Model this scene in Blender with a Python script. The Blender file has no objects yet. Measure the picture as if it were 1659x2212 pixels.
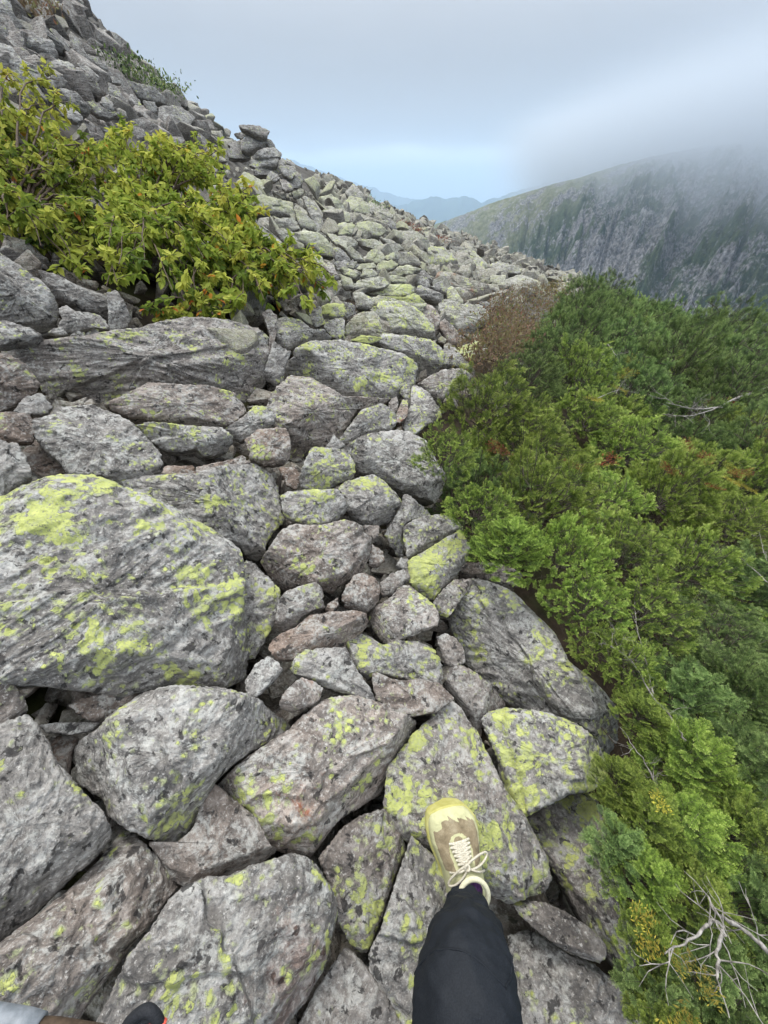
import bpy, math, random
import numpy as np
from mathutils import Vector
from mathutils.bvhtree import BVHTree

SC = bpy.context.scene
COL = SC.collection
R = math.radians
PI = math.pi

# ------------------------------------------------------------------ camera, sky, sun, exposure
CAMZ = 1.30
PITCH = R(40.2)
cam_data = bpy.data.cameras.new('camera')
cam_data.sensor_fit = 'HORIZONTAL'
cam_data.sensor_width = 36
cam_data.lens = 18
cam_data.clip_start = 0.02
cam_data.clip_end = 60000
cam = bpy.data.objects.new('camera', cam_data)
cam.location = (0, 0, CAMZ)
cam.rotation_euler = (R(90) - PITCH, 0, 0)
COL.objects.link(cam)
SC.camera = cam

SUN_EL, SUN_AZ = R(58), R(-25)          # azimuth measured from +Y towards +X
world = bpy.data.worlds.new('World')
SC.world = world
world.use_nodes = True
wn, wl = world.node_tree.nodes, world.node_tree.links
wn.clear()


def N(nodes, typ, **kw):
    n = nodes.new(typ)
    for k, v in kw.items():
        if k.startswith('i_'):
            n.inputs[k[2:]].default_value = v
        else:
            setattr(n, k, v)
    return n


def ramp(nodes, stops, interp='LINEAR'):
    n = nodes.new('ShaderNodeValToRGB')
    cr = n.color_ramp
    cr.interpolation = interp
    while len(cr.elements) < len(stops):
        cr.elements.new(0.5)
    for e, (p, c) in zip(cr.elements, stops):
        e.position = p
        e.color = (c, c, c, 1) if not hasattr(c, '__len__') else (*c, 1)
    return n


def build_world():
    out = N(wn, 'ShaderNodeOutputWorld')
    sky = N(wn, 'ShaderNodeTexSky', sky_type='NISHITA', sun_disc=False)
    sky.sun_elevation = SUN_EL
    sky.sun_rotation = SUN_AZ
    bg_sky = N(wn, 'ShaderNodeBackground', i_Strength=0.11)
    wl.new(sky.outputs[0], bg_sky.inputs['Color'])
    # cloud deck: grey-blue sheet that thins towards the horizon ahead
    geo = N(wn, 'ShaderNodeTexCoord')
    sep = N(wn, 'ShaderNodeSeparateXYZ')
    wl.new(geo.outputs['Generated'], sep.inputs[0])
    mp = N(wn, 'ShaderNodeMapping')
    mp.inputs['Scale'].default_value = (1.2, 1.2, 5.0)
    wl.new(geo.outputs['Generated'], mp.inputs['Vector'])
    no = N(wn, 'ShaderNodeTexNoise', i_Scale=1.7, i_Detail=3.0, i_Roughness=0.45)
    wl.new(mp.outputs[0], no.inputs['Vector'])
    no2 = N(wn, 'ShaderNodeTexNoise', i_Scale=7.0, i_Detail=4.0, i_Roughness=0.55)
    wl.new(mp.outputs[0], no2.inputs['Vector'])
    # elevation + noise
    a = N(wn, 'ShaderNodeMath', operation='MULTIPLY_ADD')
    wl.new(no.outputs[0], a.inputs[0]); a.inputs[1].default_value = 0.05
    wl.new(sep.outputs['Z'], a.inputs[2])
    b = N(wn, 'ShaderNodeMath', operation='MULTIPLY_ADD')
    wl.new(no2.outputs[0], b.inputs[0]); b.inputs[1].default_value = 0.025
    wl.new(a.outputs[0], b.inputs[2])
    shade = ramp(wn, [(0.0, (0.27, 0.36, 0.48)), (0.048, (0.34, 0.45, 0.59)), (0.076, (0.43, 0.48, 0.53)), (0.100, (0.220, 0.227, 0.240)),
                      (0.19, (0.208, 0.211, 0.219)), (0.30, (0.282, 0.286, 0.295)), (0.50, (0.40, 0.410, 0.425)), (0.8, (0.86, 0.91, 0.96)),
                      (1.0, (1.1, 1.14, 1.18))], 'EASE')
    wl.new(b.outputs[0], shade.inputs[0])
    bg_c = N(wn, 'ShaderNodeBackground', i_Strength=1.0)
    wl.new(shade.outputs[0], bg_c.inputs['Color'])
    fac = ramp(wn, [(0.0, 0.85), (0.07, 0.80), (0.12, 0.97), (1.0, 0.97)])
    wl.new(b.outputs[0], fac.inputs[0])
    mix = N(wn, 'ShaderNodeMixShader')
    wl.new(fac.outputs[0], mix.inputs[0])
    wl.new(bg_sky.outputs[0], mix.inputs[1])
    wl.new(bg_c.outputs[0], mix.inputs[2])
    wl.new(mix.outputs[0], out.inputs['Surface'])


build_world()
sun_data = bpy.data.lights.new('sun', 'SUN')
sun_data.energy = 1.3
sun_data.angle = R(18)
sun_data.color = (1.0, 0.96, 0.90)
sun = bpy.data.objects.new('sun', sun_data)
sdir = Vector((math.sin(SUN_AZ) * math.cos(SUN_EL), math.cos(SUN_AZ) * math.cos(SUN_EL), math.sin(SUN_EL)))
sun.rotation_euler = sdir.to_track_quat('Z', 'Y').to_euler()
sun.location = (0, 0, 30)
COL.objects.link(sun)

SC.view_settings.view_transform = 'Standard'
SC.view_settings.look = 'None'
SC.view_settings.gamma = 1
SC.view_settings.exposure = 1.18
SC.cycles.use_denoising = True
SC.cycles.max_bounces = 16
SC.cycles.diffuse_bounces = 3
SC.cycles.volume_bounces = 16
SC.cycles.transparent_max_bounces = 8
SC.cycles.volume_step_rate = 1.0
SC.cycles.volume_max_steps = 128

# ------------------------------------------------------------------ helpers
CAM = np.array([0.0, 0.0, CAMZ])
SP, CP = math.sin(PITCH), math.cos(PITCH)


def ray(u, v):
    """Direction (unit camera depth) through a point of the 1659 x 2212 drawing frame."""
    a = (np.asarray(u, float) - 829.5) / 829.5
    b = (1106.0 - np.asarray(v, float)) / 829.5
    return np.stack([a, CP + SP * b, b * CP - SP], -1)


def project(p):
    d = np.asarray(p, float) - CAM
    x, y, z = d[..., 0], d[..., 1], d[..., 2]
    depth = y * CP - z * SP
    b = (y * SP + z * CP) / depth
    return 829.5 + 829.5 * x / depth, 1106 - 829.5 * b, depth


def sstep(a, b, x):
    t = np.clip((x - a) / (b - a), 0, 1)
    return t * t * (3 - 2 * t)


def T(x, y):
    """Height of the tops of the boulder slope."""
    x = np.asarray(x, float); y = np.asarray(y, float)
    z = -0.37 * x + 0.03 * y
    z = z + 0.12 * np.clip(x - 3, 0, None) - 0.0
    z = z + 0.046 * np.clip(-x - 2, 0, 12) ** 2
    d = np.hypot(x, y)
    az = np.degrees(np.arctan2(x, y))
    d0 = 15 + 13 * sstep(-18, -4, az)
    z = z - 0.035 * np.clip(d - d0, 0, 60) ** 1.7
    return z


def hit(u, v, dz=0.0, tmax=24.0):
    d = ray(u, v)
    ts = np.concatenate([np.arange(0.4, 6, 0.01), np.arange(6, 45, 0.05)])
    p = CAM + ts[:, None] * d
    g = p[:, 2] - (T(p[:, 0], p[:, 1]) + dz)
    k = np.where(g < 0)[0]
    if len(k) == 0 or ts[k[0]] > tmax:
        return None
    i = k[0]
    if i == 0:
        return ts[0]
    return ts[i - 1] + (ts[i] - ts[i - 1]) * g[i - 1] / (g[i - 1] - g[i])


def tnormal(x, y):
    e = 0.15
    dx = (T(x + e, y) - T(x - e, y)) / (2 * e)
    dy = (T(x, y + e) - T(x, y - e)) / (2 * e)
    n = np.array([-dx, -dy, 1.0])
    return n / np.linalg.norm(n)


_rs = np.random.RandomState(7)
PERM = np.concatenate([_rs.permutation(256)] * 3)
GR = _rs.normal(size=(256, 3)); GR /= np.linalg.norm(GR, axis=1)[:, None]


def perlin(p):
    p = np.asarray(p, float)
    i = np.floor(p).astype(int); f = p - i; i &= 255
    w = f * f * f * (f * (f * 6 - 15) + 10)
    r = 0
    for dx in (0, 1):
        for dy in (0, 1):
            for dz in (0, 1):
                h = PERM[PERM[PERM[(i[..., 0] + dx) & 255] + ((i[..., 1] + dy) & 255)] + ((i[..., 2] + dz) & 255)]
                g = GR[h]
                dot = g[..., 0] * (f[..., 0] - dx) + g[..., 1] * (f[..., 1] - dy) + g[..., 2] * (f[..., 2] - dz)
                wt = (w[..., 0] if dx else 1 - w[..., 0]) * (w[..., 1] if dy else 1 - w[..., 1]) * (w[..., 2] if dz else 1 - w[..., 2])
                r = r + dot * wt
    return r * 1.5


def fbm(p, o=4, g=0.5):
    r, a = 0, 1.0
    p = np.asarray(p, float)
    for k in range(o):
        r = r + a * perlin(p + 17.3 * k); p = p * 2.03; a *= g
    return r


def ridged(p, o=4, g=0.5):
    r, a = 0, 1.0
    p = np.asarray(p, float)
    for k in range(o):
        r = r + a * (1 - 2 * np.abs(perlin(p + 9.1 * k))); p = p * 2.07; a *= g
    return r


def mesh_obj(name, verts, faces, mat=None, parent=None, smooth=True, attrs=None, k=None):
    """faces: (n,k) int array, or a list of such arrays of differing k."""
    me = bpy.data.meshes.new(name)
    verts = np.asarray(verts, np.float32)
    if not isinstance(faces, list):
        faces = [faces]
    faces = [np.asarray(f, np.int32) for f in faces if len(f)]
    nf = sum(len(f) for f in faces)
    loops = np.concatenate([f.ravel() for f in faces])
    tot = np.concatenate([np.full(len(f), f.shape[1], np.int32) for f in faces])
    start = np.concatenate([[0], np.cumsum(tot)[:-1]]).astype(np.int32)
    me.vertices.add(len(verts)); me.vertices.foreach_set('co', verts.ravel())
    me.loops.add(len(loops)); me.loops.foreach_set('vertex_index', loops)
    me.polygons.add(nf)
    me.polygons.foreach_set('loop_start', start)
    me.polygons.foreach_set('loop_total', tot)
    if attrs:
        for nme, arr in attrs.items():
            at = me.attributes.new(nme, 'FLOAT', 'POINT')
            at.data.foreach_set('value', np.asarray(arr, np.float32))
    me.update(calc_edges=True)
    me.validate()
    me.polygons.foreach_set('use_smooth', np.full(len(me.polygons), smooth))
    if mat:
        me.materials.append(mat)
    o = bpy.data.objects.new(name, me)
    COL.objects.link(o)
    if parent is not None:
        o.parent = parent
    return o


def tag(o, label=None, cat=None, group=None, kind=None):
    if label: o['label'] = label
    if cat: o['category'] = cat
    if group: o['group'] = group
    if kind: o['kind'] = kind
    return o


def empty(name, loc=(0, 0, 0)):
    o = bpy.data.objects.new(name, None)
    o.location = loc
    o.empty_display_size = 0.1
    COL.objects.link(o)
    return o


def copy_tree(o, parent=None):
    c = o.copy(); COL.objects.link(c)
    if parent is not None:
        c.parent = parent
    for ch in [x for x in o.children]:
        copy_tree(ch, c)
    return c


def tube(paths, radii, sides=5):
    """Many tapered tubes in one vertex array. paths: list of (n,3); radii: list of (n,)."""
    V, F = [], []
    base = 0
    for P, rr in zip(paths, radii):
        P = np.asarray(P, float); n = len(P)
        rr = np.broadcast_to(np.asarray(rr, float), (n,))
        Tn = np.gradient(P, axis=0)
        Tn /= np.linalg.norm(Tn, axis=1)[:, None] + 1e-9
        ref = np.array([0.0, 0.0, 1.0]) if abs(Tn[0, 2]) < 0.9 else np.array([1.0, 0.0, 0.0])
        A = np.cross(Tn, ref); A /= np.linalg.norm(A, axis=1)[:, None] + 1e-9
        B = np.cross(Tn, A)
        th = np.linspace(0, 2 * PI, sides, endpoint=False)
        ring = P[:, None] + rr[:, None, None] * (np.cos(th)[None, :, None] * A[:, None] + np.sin(th)[None, :, None] * B[:, None])
        V.append(ring.reshape(-1, 3))
        i = np.arange(n - 1)[:, None] * sides + np.arange(sides)[None]
        j = np.arange(n - 1)[:, None] * sides + (np.arange(sides) + 1)[None] % sides
        F.append(np.stack([i, j, j + sides, i + sides], -1).reshape(-1, 4) + base)
        base += n * sides
    return np.concatenate(V), np.concatenate(F)


def pinpoly(px, py, poly):
    px = np.asarray(px, float); py = np.asarray(py, float)
    ins = np.zeros(px.shape, bool)
    n = len(poly)
    for i in range(n):
        x1, y1 = poly[i]; x2, y2 = poly[(i + 1) % n]
        c = ((y1 > py) != (y2 > py)) & (px < (x2 - x1) * (py - y1) / (y2 - y1 + 1e-12) + x1)
        ins ^= c
    return ins

# ------------------------------------------------------------------ materials
def newmat(name):
    m = bpy.data.materials.new(name)
    m.use_nodes = True
    nt = m.node_tree
    nt.nodes.clear()
    out = nt.nodes.new('ShaderNodeOutputMaterial')
    bs = nt.nodes.new('ShaderNodeBsdfPrincipled')
    nt.links.new(bs.outputs[0], out.inputs['Surface'])
    return m, nt.nodes, nt.links, bs, out


def mixc(nodes, links, fac, a, b, mode='MIX'):
    n = nodes.new('ShaderNodeMix')
    n.data_type = 'RGBA'
    n.blend_type = mode
    for sock, val in ((n.inputs[0], fac), (n.inputs[6], a), (n.inputs[7], b)):
        if isinstance(val, bpy.types.NodeSocket):
            links.new(val, sock)
        elif hasattr(val, '__len__'):
            sock.default_value = (*val, 1)
        else:
            sock.default_value = val
    return n.outputs[2]


def math_n(nodes, links, op, a, b=None, c=None, clamp=False):
    n = nodes.new('ShaderNodeMath'); n.operation = op; n.use_clamp = clamp
    for i, val in enumerate((a, b, c)):
        if val is None:
            continue
        if isinstance(val, bpy.types.NodeSocket):
            links.new(val, n.inputs[i])
        else:
            n.inputs[i].default_value = val
    return n.outputs[0]


def noise(nodes, links, vec, scale, detail=3.0, rough=0.55, dist=0.0):
    n = N(nodes, 'ShaderNodeTexNoise', i_Scale=scale, i_Detail=detail, i_Roughness=rough, i_Distortion=dist)
    links.new(vec, n.inputs['Vector'])
    return n.outputs[0]


def rmp(nodes, links, v, stops, interp='LINEAR'):
    r = ramp(nodes, stops, interp)
    links.new(v, r.inputs[0])
    return r.outputs[0]


def attr(nodes, name, typ='OBJECT'):
    n = nodes.new('ShaderNodeAttribute'); n.attribute_type = typ; n.attribute_name = name
    return n.outputs['Fac']


def rock_material():
    m, n, l, bs, out = newmat('lichened_schist')
    tc = n.new('ShaderNodeTexCoord')
    oi = n.new('ShaderNodeObjectInfo')
    off = N(n, 'ShaderNodeVectorMath', operation='SCALE')
    cmb = n.new('ShaderNodeCombineXYZ')
    for i, k in enumerate((97.0, 41.0, 63.0)):
        l.new(math_n(n, l, 'MULTIPLY', oi.outputs['Random'], k), cmb.inputs[i])
    add = N(n, 'ShaderNodeVectorMath', operation='ADD')
    l.new(tc.outputs['Object'], add.inputs[0]); l.new(cmb.outputs[0], add.inputs[1])
    P = add.outputs[0]
    # coarse warp
    warp = N(n, 'ShaderNodeTexNoise', i_Scale=9.0, i_Detail=3.0)
    l.new(P, warp.inputs['Vector'])
    ws = N(n, 'ShaderNodeVectorMath', operation='SCALE'); ws.inputs['Scale'].default_value = 0.055
    l.new(warp.outputs['Color'], ws.inputs[0])
    wadd = N(n, 'ShaderNodeVectorMath', operation='ADD')
    l.new(P, wadd.inputs[0]); l.new(ws.outputs[0], wadd.inputs[1])
    W = wadd.outputs[0]
    # foliation direction
    fm = N(n, 'ShaderNodeMapping')
    fm.inputs['Rotation'].default_value = (0.5, 0.35, 0.3)
    fm.inputs['Scale'].default_value = (6, 13, 70)
    l.new(W, fm.inputs['Vector'])
    fol = noise(n, l, fm.outputs[0], 1.0, 5.0, 0.6)
    big = noise(n, l, P, 2.6, 4.0, 0.6)
    mid = noise(n, l, W, 24.0, 6.0, 0.72)
    fine = noise(n, l, P, 95.0, 5.0, 0.75)
    vor = N(n, 'ShaderNodeTexVoronoi', i_Scale=120.0); l.new(P, vor.inputs['Vector'])
    base = rmp(n, l, big, [(0.30, (0.150, 0.138, 0.126)), (0.5, (0.275, 0.258, 0.240)), (0.72, (0.405, 0.385, 0.362))])
    base = mixc(n, l, rmp(n, l, mid, [(0.36, 0.0), (0.60, 1.0)]), mixc(n, l, 0.55, base, (0.065, 0.060, 0.056)), base)
    base = mixc(n, l, rmp(n, l, fol, [(0.38, 0.62), (0.52, 0.0)]), base, (0.065, 0.062, 0.062))
    base = mixc(n, l, rmp(n, l, fol, [(0.54, 0.0), (0.66, 0.55)]), base, (0.48, 0.475, 0.46))
    # brown / pinkish tint
    br = attr(n, 'brown')
    base = mixc(n, l, math_n(n, l, 'MULTIPLY', br, rmp(n, l, noise(n, l, W, 5.0, 3), [(0.35, 1.0), (0.65, 0.35)])), base,
                mixc(n, l, 1.0, base, (0.95, 0.70, 0.56), 'MULTIPLY'))
    # grain
    base = mixc(n, l, rmp(n, l, fine, [(0.36, 0.6), (0.46, 0.0)]), base, (0.045, 0.043, 0.045))
    base = mixc(n, l, rmp(n, l, fine, [(0.56, 0.0), (0.68, 0.8)]), base, (0.62, 0.60, 0.57))
    # grey-white crust lichen in ragged patches
    crust = math_n(n, l, 'MULTIPLY', rmp(n, l, noise(n, l, W, 11.0, 7, 0.78), [(0.49, 0.0), (0.56, 1.0)]),
                   rmp(n, l, noise(n, l, P, 60.0, 4, 0.7), [(0.40, 0.0), (0.55, 1.0)]))
    geo = n.new('ShaderNodeNewGeometry')
    sep = n.new('ShaderNodeSeparateXYZ'); l.new(geo.outputs['Normal'], sep.inputs[0])
    upm = rmp(n, l, sep.outputs['Z'], [(0.05, 0.15), (0.55, 1.0)])
    base = mixc(n, l, math_n(n, l, 'MULTIPLY', math_n(n, l, 'MULTIPLY', crust, upm), 0.62), base, (0.52, 0.52, 0.49))
    # black lichen spots
    blk = math_n(n, l, 'MULTIPLY', rmp(n, l, noise(n, l, W, 30.0, 4, 0.6), [(0.60, 0.0), (0.64, 1.0)]), 0.85)
    base = mixc(n, l, blk, base, (0.028, 0.026, 0.026))
    # rust patches
    rust = math_n(n, l, 'MULTIPLY', rmp(n, l, noise(n, l, W, 4.5, 6, 0.7), [(0.56, 0.0), (0.62, 1.0)]), attr(n, 'rust'))
    rust = math_n(n, l, 'MULTIPLY', rust, rmp(n, l, fine, [(0.35, 0.25), (0.55, 1.0)]))
    base = mixc(n, l, rust, base, (0.26, 0.105, 0.060))
    # yellow-green map lichen: clustered round thalli
    li = attr(n, 'lichen')
    vl = N(n, 'ShaderNodeTexVoronoi', feature='SMOOTH_F1', i_Scale=40.0); vl.inputs['Smoothness'].default_value = 0.25
    l.new(W, vl.inputs['Vector'])
    vl2 = N(n, 'ShaderNodeTexVoronoi', i_Scale=62.0)
    l.new(W, vl2.inputs['Vector'])
    clus = noise(n, l, P, 7.0, 3.5, 0.62)
    # threshold: cluster noise + amount
    s = math_n(n, l, 'ADD', clus, li)                       # ~0.3..0.7 + li
    s = math_n(n, l, 'SUBTRACT', s, math_n(n, l, 'MULTIPLY', vl.outputs['Distance'], 0.30))
    s = math_n(n, l, 'SUBTRACT', s, math_n(n, l, 'MULTIPLY', vl2.outputs['Distance'], 0.11))
    s = math_n(n, l, 'ADD', s, math_n(n, l, 'MULTIPLY', noise(n, l, P, 58.0, 4, 0.7), 0.20))
    ymask = rmp(n, l, s, [(0.585, 0.0), (0.600, 1.0)])
    ymask = math_n(n, l, 'MULTIPLY', ymask, rmp(n, l, sep.outputs['Z'], [(-0.05, 0.0), (0.22, 1.0)]))
    ymask = math_n(n, l, 'MULTIPLY', ymask, rmp(n, l, noise(n, l, P, 130.0, 3, 0.7), [(0.35, 0.0), (0.46, 1.0)]))
    ycol = rmp(n, l, noise(n, l, P, 20.0, 3), [(0.3, (0.34, 0.37, 0.17)), (0.5, (0.42, 0.455, 0.155)), (0.7, (0.52, 0.55, 0.20))])
    ring = rmp(n, l, s, [(0.570, 0.0), (0.582, 0.45), (0.590, 0.0)])
    pale = math_n(n, l, 'MULTIPLY', rmp(n, l, s, [(0.50, 0.0), (0.565, 0.8)]), rmp(n, l, noise(n, l, P, 48.0, 5, 0.75), [(0.46, 0.0), (0.53, 1.0)]))
    base = mixc(n, l, math_n(n, l, 'MULTIPLY', pale, upm), base, (0.42, 0.45, 0.25))
    base = mixc(n, l, ring, base, (0.035, 0.038, 0.03))
    base = mixc(n, l, ymask, base, ycol)
    # far rocks carry a general yellow-green film
    film = math_n(n, l, 'MULTIPLY', attr(n, 'film'), rmp(n, l, noise(n, l, P, 8.0, 5, 0.7), [(0.38, 0.15), (0.58, 1.0)]))
    base = mixc(n, l, math_n(n, l, 'MULTIPLY', film, upm), base, (0.50, 0.53, 0.27))
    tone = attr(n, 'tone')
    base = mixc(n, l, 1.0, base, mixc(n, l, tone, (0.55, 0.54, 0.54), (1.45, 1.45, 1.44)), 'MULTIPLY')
    l.new(base, bs.inputs['Base Color'])
    bs.inputs['Roughness'].default_value = 0.9
    bs.inputs['Specular IOR Level'].default_value = 0.25
    # bump
    h = math_n(n, l, 'ADD', math_n(n, l, 'MULTIPLY', fine, 0.0035), math_n(n, l, 'MULTIPLY', mid, 0.016))
    h = math_n(n, l, 'ADD', h, math_n(n, l, 'MULTIPLY', fol, 0.010))
    h = math_n(n, l, 'ADD', h, math_n(n, l, 'MULTIPLY', ymask, 0.0012))
    bp = N(n, 'ShaderNodeBump', i_Strength=1.0, i_Distance=1.0)
    l.new(h, bp.inputs['Height'])
    l.new(bp.outputs[0], bs.inputs['Normal'])
    return m


def soil_material():
    m, n, l, bs, out = newmat('dark_soil_and_moss')
    tc = n.new('ShaderNodeTexCoord'); P = tc.outputs['Object']
    a = noise(n, l, P, 6.0, 6, 0.7); b = noise(n, l, P, 1.3, 3)
    c = rmp(n, l, a, [(0.3, (0.012, 0.010, 0.008)), (0.5, (0.035, 0.026, 0.018)), (0.75, (0.075, 0.055, 0.038))])
    c = mixc(n, l, rmp(n, l, b, [(0.52, 0.0), (0.62, 0.7)]), c, (0.035, 0.045, 0.012))
    # gravel on the open upper slope
    gv = N(n, 'ShaderNodeTexVoronoi', i_Scale=5.0); l.new(P, gv.inputs['Vector'])
    sepc = n.new('ShaderNodeSeparateColor'); l.new(gv.outputs['Color'], sepc.inputs[0])
    gcol = rmp(n, l, math_n(n, l, 'MULTIPLY_ADD', a, 0.5, math_n(n, l, 'MULTIPLY', sepc.outputs[0], 0.5)), [(0.2, (0.06, 0.055, 0.05)), (0.5, (0.20, 0.19, 0.17)), (0.8, (0.38, 0.37, 0.33))])
    gcol = mixc(n, l, rmp(n, l, gv.outputs['Distance'], [(0.05, 0.0), (0.13, 0.8)]), gcol, (0.06, 0.055, 0.05))
    sp = n.new('ShaderNodeSeparateXYZ'); l.new(P, sp.inputs[0])
    far = rmp(n, l, math_n(n, l, 'MULTIPLY', sp.outputs['Y'], 0.05), [(0.30, 0.0), (0.42, 1.0)])
    c = mixc(n, l, far, c, gcol)
    l.new(c, bs.inputs['Base Color']); bs.inputs['Roughness'].default_value = 1.0
    bs.inputs['Specular IOR Level'].default_value = 0.1
    bp = N(n, 'ShaderNodeBump', i_Strength=1.0, i_Distance=0.03)
    l.new(a, bp.inputs['Height']); l.new(bp.outputs[0], bs.inputs['Normal'])
    return m


def leafy_material(name, cols, trans=0.35, rough=0.5, attrname='tint', spec=0.3):
    """Diffuse + translucent leaf with a colour picked by a per-leaf attribute."""
    m = bpy.data.materials.new(name); m.use_nodes = True
    nt = m.node_tree; n, l = nt.nodes, nt.links
    n.clear()
    out = n.new('ShaderNodeOutputMaterial')
    bs = n.new('ShaderNodeBsdfPrincipled')
    bs.inputs['Roughness'].default_value = rough
    bs.inputs['Specular IOR Level'].default_value = spec
    tr = n.new('ShaderNodeBsdfTranslucent')
    mx = n.new('ShaderNodeMixShader'); mx.inputs[0].default_value = trans
    at = attr(n, attrname, 'GEOMETRY')
    oi = n.new('ShaderNodeObjectInfo')
    c = rmp(n, l, at, cols)
    hs = n.new('ShaderNodeHueSaturation')
    l.new(c, hs.inputs['Color'])
    l.new(math_n(n, l, 'MULTIPLY_ADD', oi.outputs['Random'], 0.018, 0.487), hs.inputs['Hue'])
    l.new(math_n(n, l, 'MULTIPLY_ADD', oi.outputs['Random'], 0.4, 0.8), hs.inputs['Value'])
    l.new(hs.outputs[0], bs.inputs['Base Color']); l.new(hs.outputs[0], tr.inputs['Color'])
    l.new(bs.outputs[0], mx.inputs[1]); l.new(tr.outputs[0], mx.inputs[2])
    l.new(mx.outputs[0], out.inputs['Surface'])
    return m


def plain(name, c1, c2, scale=30.0, rough=0.8, bump=0.0, detail=4, spec=0.3, stops=(0.35, 0.65)):
    m, n, l, bs, out = newmat(name)
    tc = n.new('ShaderNodeTexCoord')
    a = noise(n, l, tc.outputs['Object'], scale, detail, 0.6)
    l.new(rmp(n, l, a, [(stops[0], c1), (stops[1], c2)]), bs.inputs['Base Color'])
    bs.inputs['Roughness'].default_value = rough
    bs.inputs['Specular IOR Level'].default_value = spec
    if bump:
        bp = N(n, 'ShaderNodeBump', i_Strength=1.0, i_Distance=bump)
        l.new(a, bp.inputs['Height']); l.new(bp.outputs[0], bs.inputs['Normal'])
    return m


def mountain_material():
    m, n, l, bs, out = newmat('ravine_wall')
    tc = n.new('ShaderNodeTexCoord'); P = tc.outputs['Object']
    mp = N(n, 'ShaderNodeMapping'); mp.inputs['Scale'].default_value = (1, 1, 0.8)
    l.new(P, mp.inputs['Vector'])
    a = noise(n, l, mp.outputs[0], 0.012, 8, 0.66, 0.4)
    b = noise(n, l, mp.outputs[0], 0.05, 7, 0.75)
    c0 = noise(n, l, P, 0.22, 5, 0.7)
    geo = n.new('ShaderNodeNewGeometry')
    sep = n.new('ShaderNodeSeparateXYZ'); l.new(geo.outputs['Normal'], sep.inputs[0])
    green = rmp(n, l, b, [(0.35, (0.022, 0.045, 0.020)), (0.6, (0.095, 0.125, 0.055))])
    grass = mixc(n, l, rmp(n, l, b, [(0.4, 0.0), (0.6, 1.0)]), (0.15, 0.165, 0.085), (0.26, 0.26, 0.17))
    rock = rmp(n, l, c0, [(0.36, (0.07, 0.07, 0.07)), (0.48, (0.19, 0.185, 0.185)), (0.62, (0.38, 0.37, 0.37))])
    hi = attr(n, 'ledge', 'GEOMETRY')     # 1 = open upper shoulder
    veg = mixc(n, l, hi, green, grass)
    s = math_n(n, l, 'ADD', math_n(n, l, 'MULTIPLY', a, 0.9), math_n(n, l, 'MULTIPLY', b, 0.55))
    s = math_n(n, l, 'SUBTRACT', s, math_n(n, l, 'MULTIPLY', hi, 0.05))
    s = math_n(n, l, 'ADD', s, math_n(n, l, 'MULTIPLY', c0, 0.25))
    mask = rmp(n, l, s, [(0.80, 0.0), (0.88, 1.0)])
    c = mixc(n, l, mask, veg, rock)
    l.new(c, bs.inputs['Base Color']); bs.inputs['Roughness'].default_value = 1.0
    bs.inputs['Specular IOR Level'].default_value = 0.05
    bp = N(n, 'ShaderNodeBump', i_Strength=1.0, i_Distance=9.0)
    l.new(math_n(n, l, 'ADD', math_n(n, l, 'MULTIPLY', c0, 0.6), b), bp.inputs['Height']); l.new(bp.outputs[0], bs.inputs['Normal'])
    return m


M_ROCK = rock_material()
M_SOIL = soil_material()
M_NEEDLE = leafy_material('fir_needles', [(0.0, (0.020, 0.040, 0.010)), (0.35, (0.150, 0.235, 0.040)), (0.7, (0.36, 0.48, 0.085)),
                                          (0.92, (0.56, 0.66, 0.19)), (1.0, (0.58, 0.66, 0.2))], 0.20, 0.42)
M_NEEDLE_DARK = leafy_material('dark_fir_needles', [(0.0, (0.022, 0.042, 0.016)), (0.35, (0.100, 0.165, 0.050)), (0.7, (0.25, 0.36, 0.11)),
                                                   (0.92, (0.40, 0.52, 0.19)), (1.0, (0.42, 0.40, 0.10))], 0.26, 0.5)
M_LEAF = leafy_material('birch_leaves', [(0.0, (0.07, 0.13, 0.026)), (0.35, (0.27, 0.36, 0.055)), (0.75, (0.57, 0.59, 0.12)),
                                         (0.93, (0.50, 0.46, 0.07)), (0.965, (0.72, 0.42, 0.05)), (1.0, (0.60, 0.20, 0.05))], 0.45, 0.75, 'tint', 0.12)
M_HEATH = leafy_material('heath_leaves', [(0.0, (0.13, 0.10, 0.06)), (0.30, (0.27, 0.19, 0.12)), (0.5, (0.24, 0.25, 0.09)), (0.68, (0.34, 0.24, 0.15)),
                                          (0.85, (0.33, 0.17, 0.10)), (1.0, (0.16, 0.24, 0.06))], 0.3, 0.7)
M_GOLD = leafy_material('gold_needles', [(0.0, (0.20, 0.17, 0.03)), (0.6, (0.42, 0.36, 0.05)), (1.0, (0.75, 0.68, 0.10))], 0.4, 0.5)
M_DEADRED = leafy_material('dead_red_needles', [(0.0, (0.16, 0.045, 0.022)), (1.0, (0.42, 0.13, 0.06))], 0.2, 0.8)
M_BARK = plain('grey_bark', (0.04, 0.032, 0.026), (0.13, 0.11, 0.09), 60, 0.9, 0.002)
M_DEADWOOD = plain('bleached_wood', (0.10, 0.09, 0.08), (0.40, 0.37, 0.34), 60, 0.8, 0.001)
M_TWIG = plain('brown_twig', (0.05, 0.035, 0.025), (0.14, 0.10, 0.07), 60, 0.8)
M_MOUNT = mountain_material()
M_RIDGE = plain('forested_ridge', (0.015, 0.035, 0.03), (0.05, 0.085, 0.06), 0.004, 1.0, 0, 6, 0.0)

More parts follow.
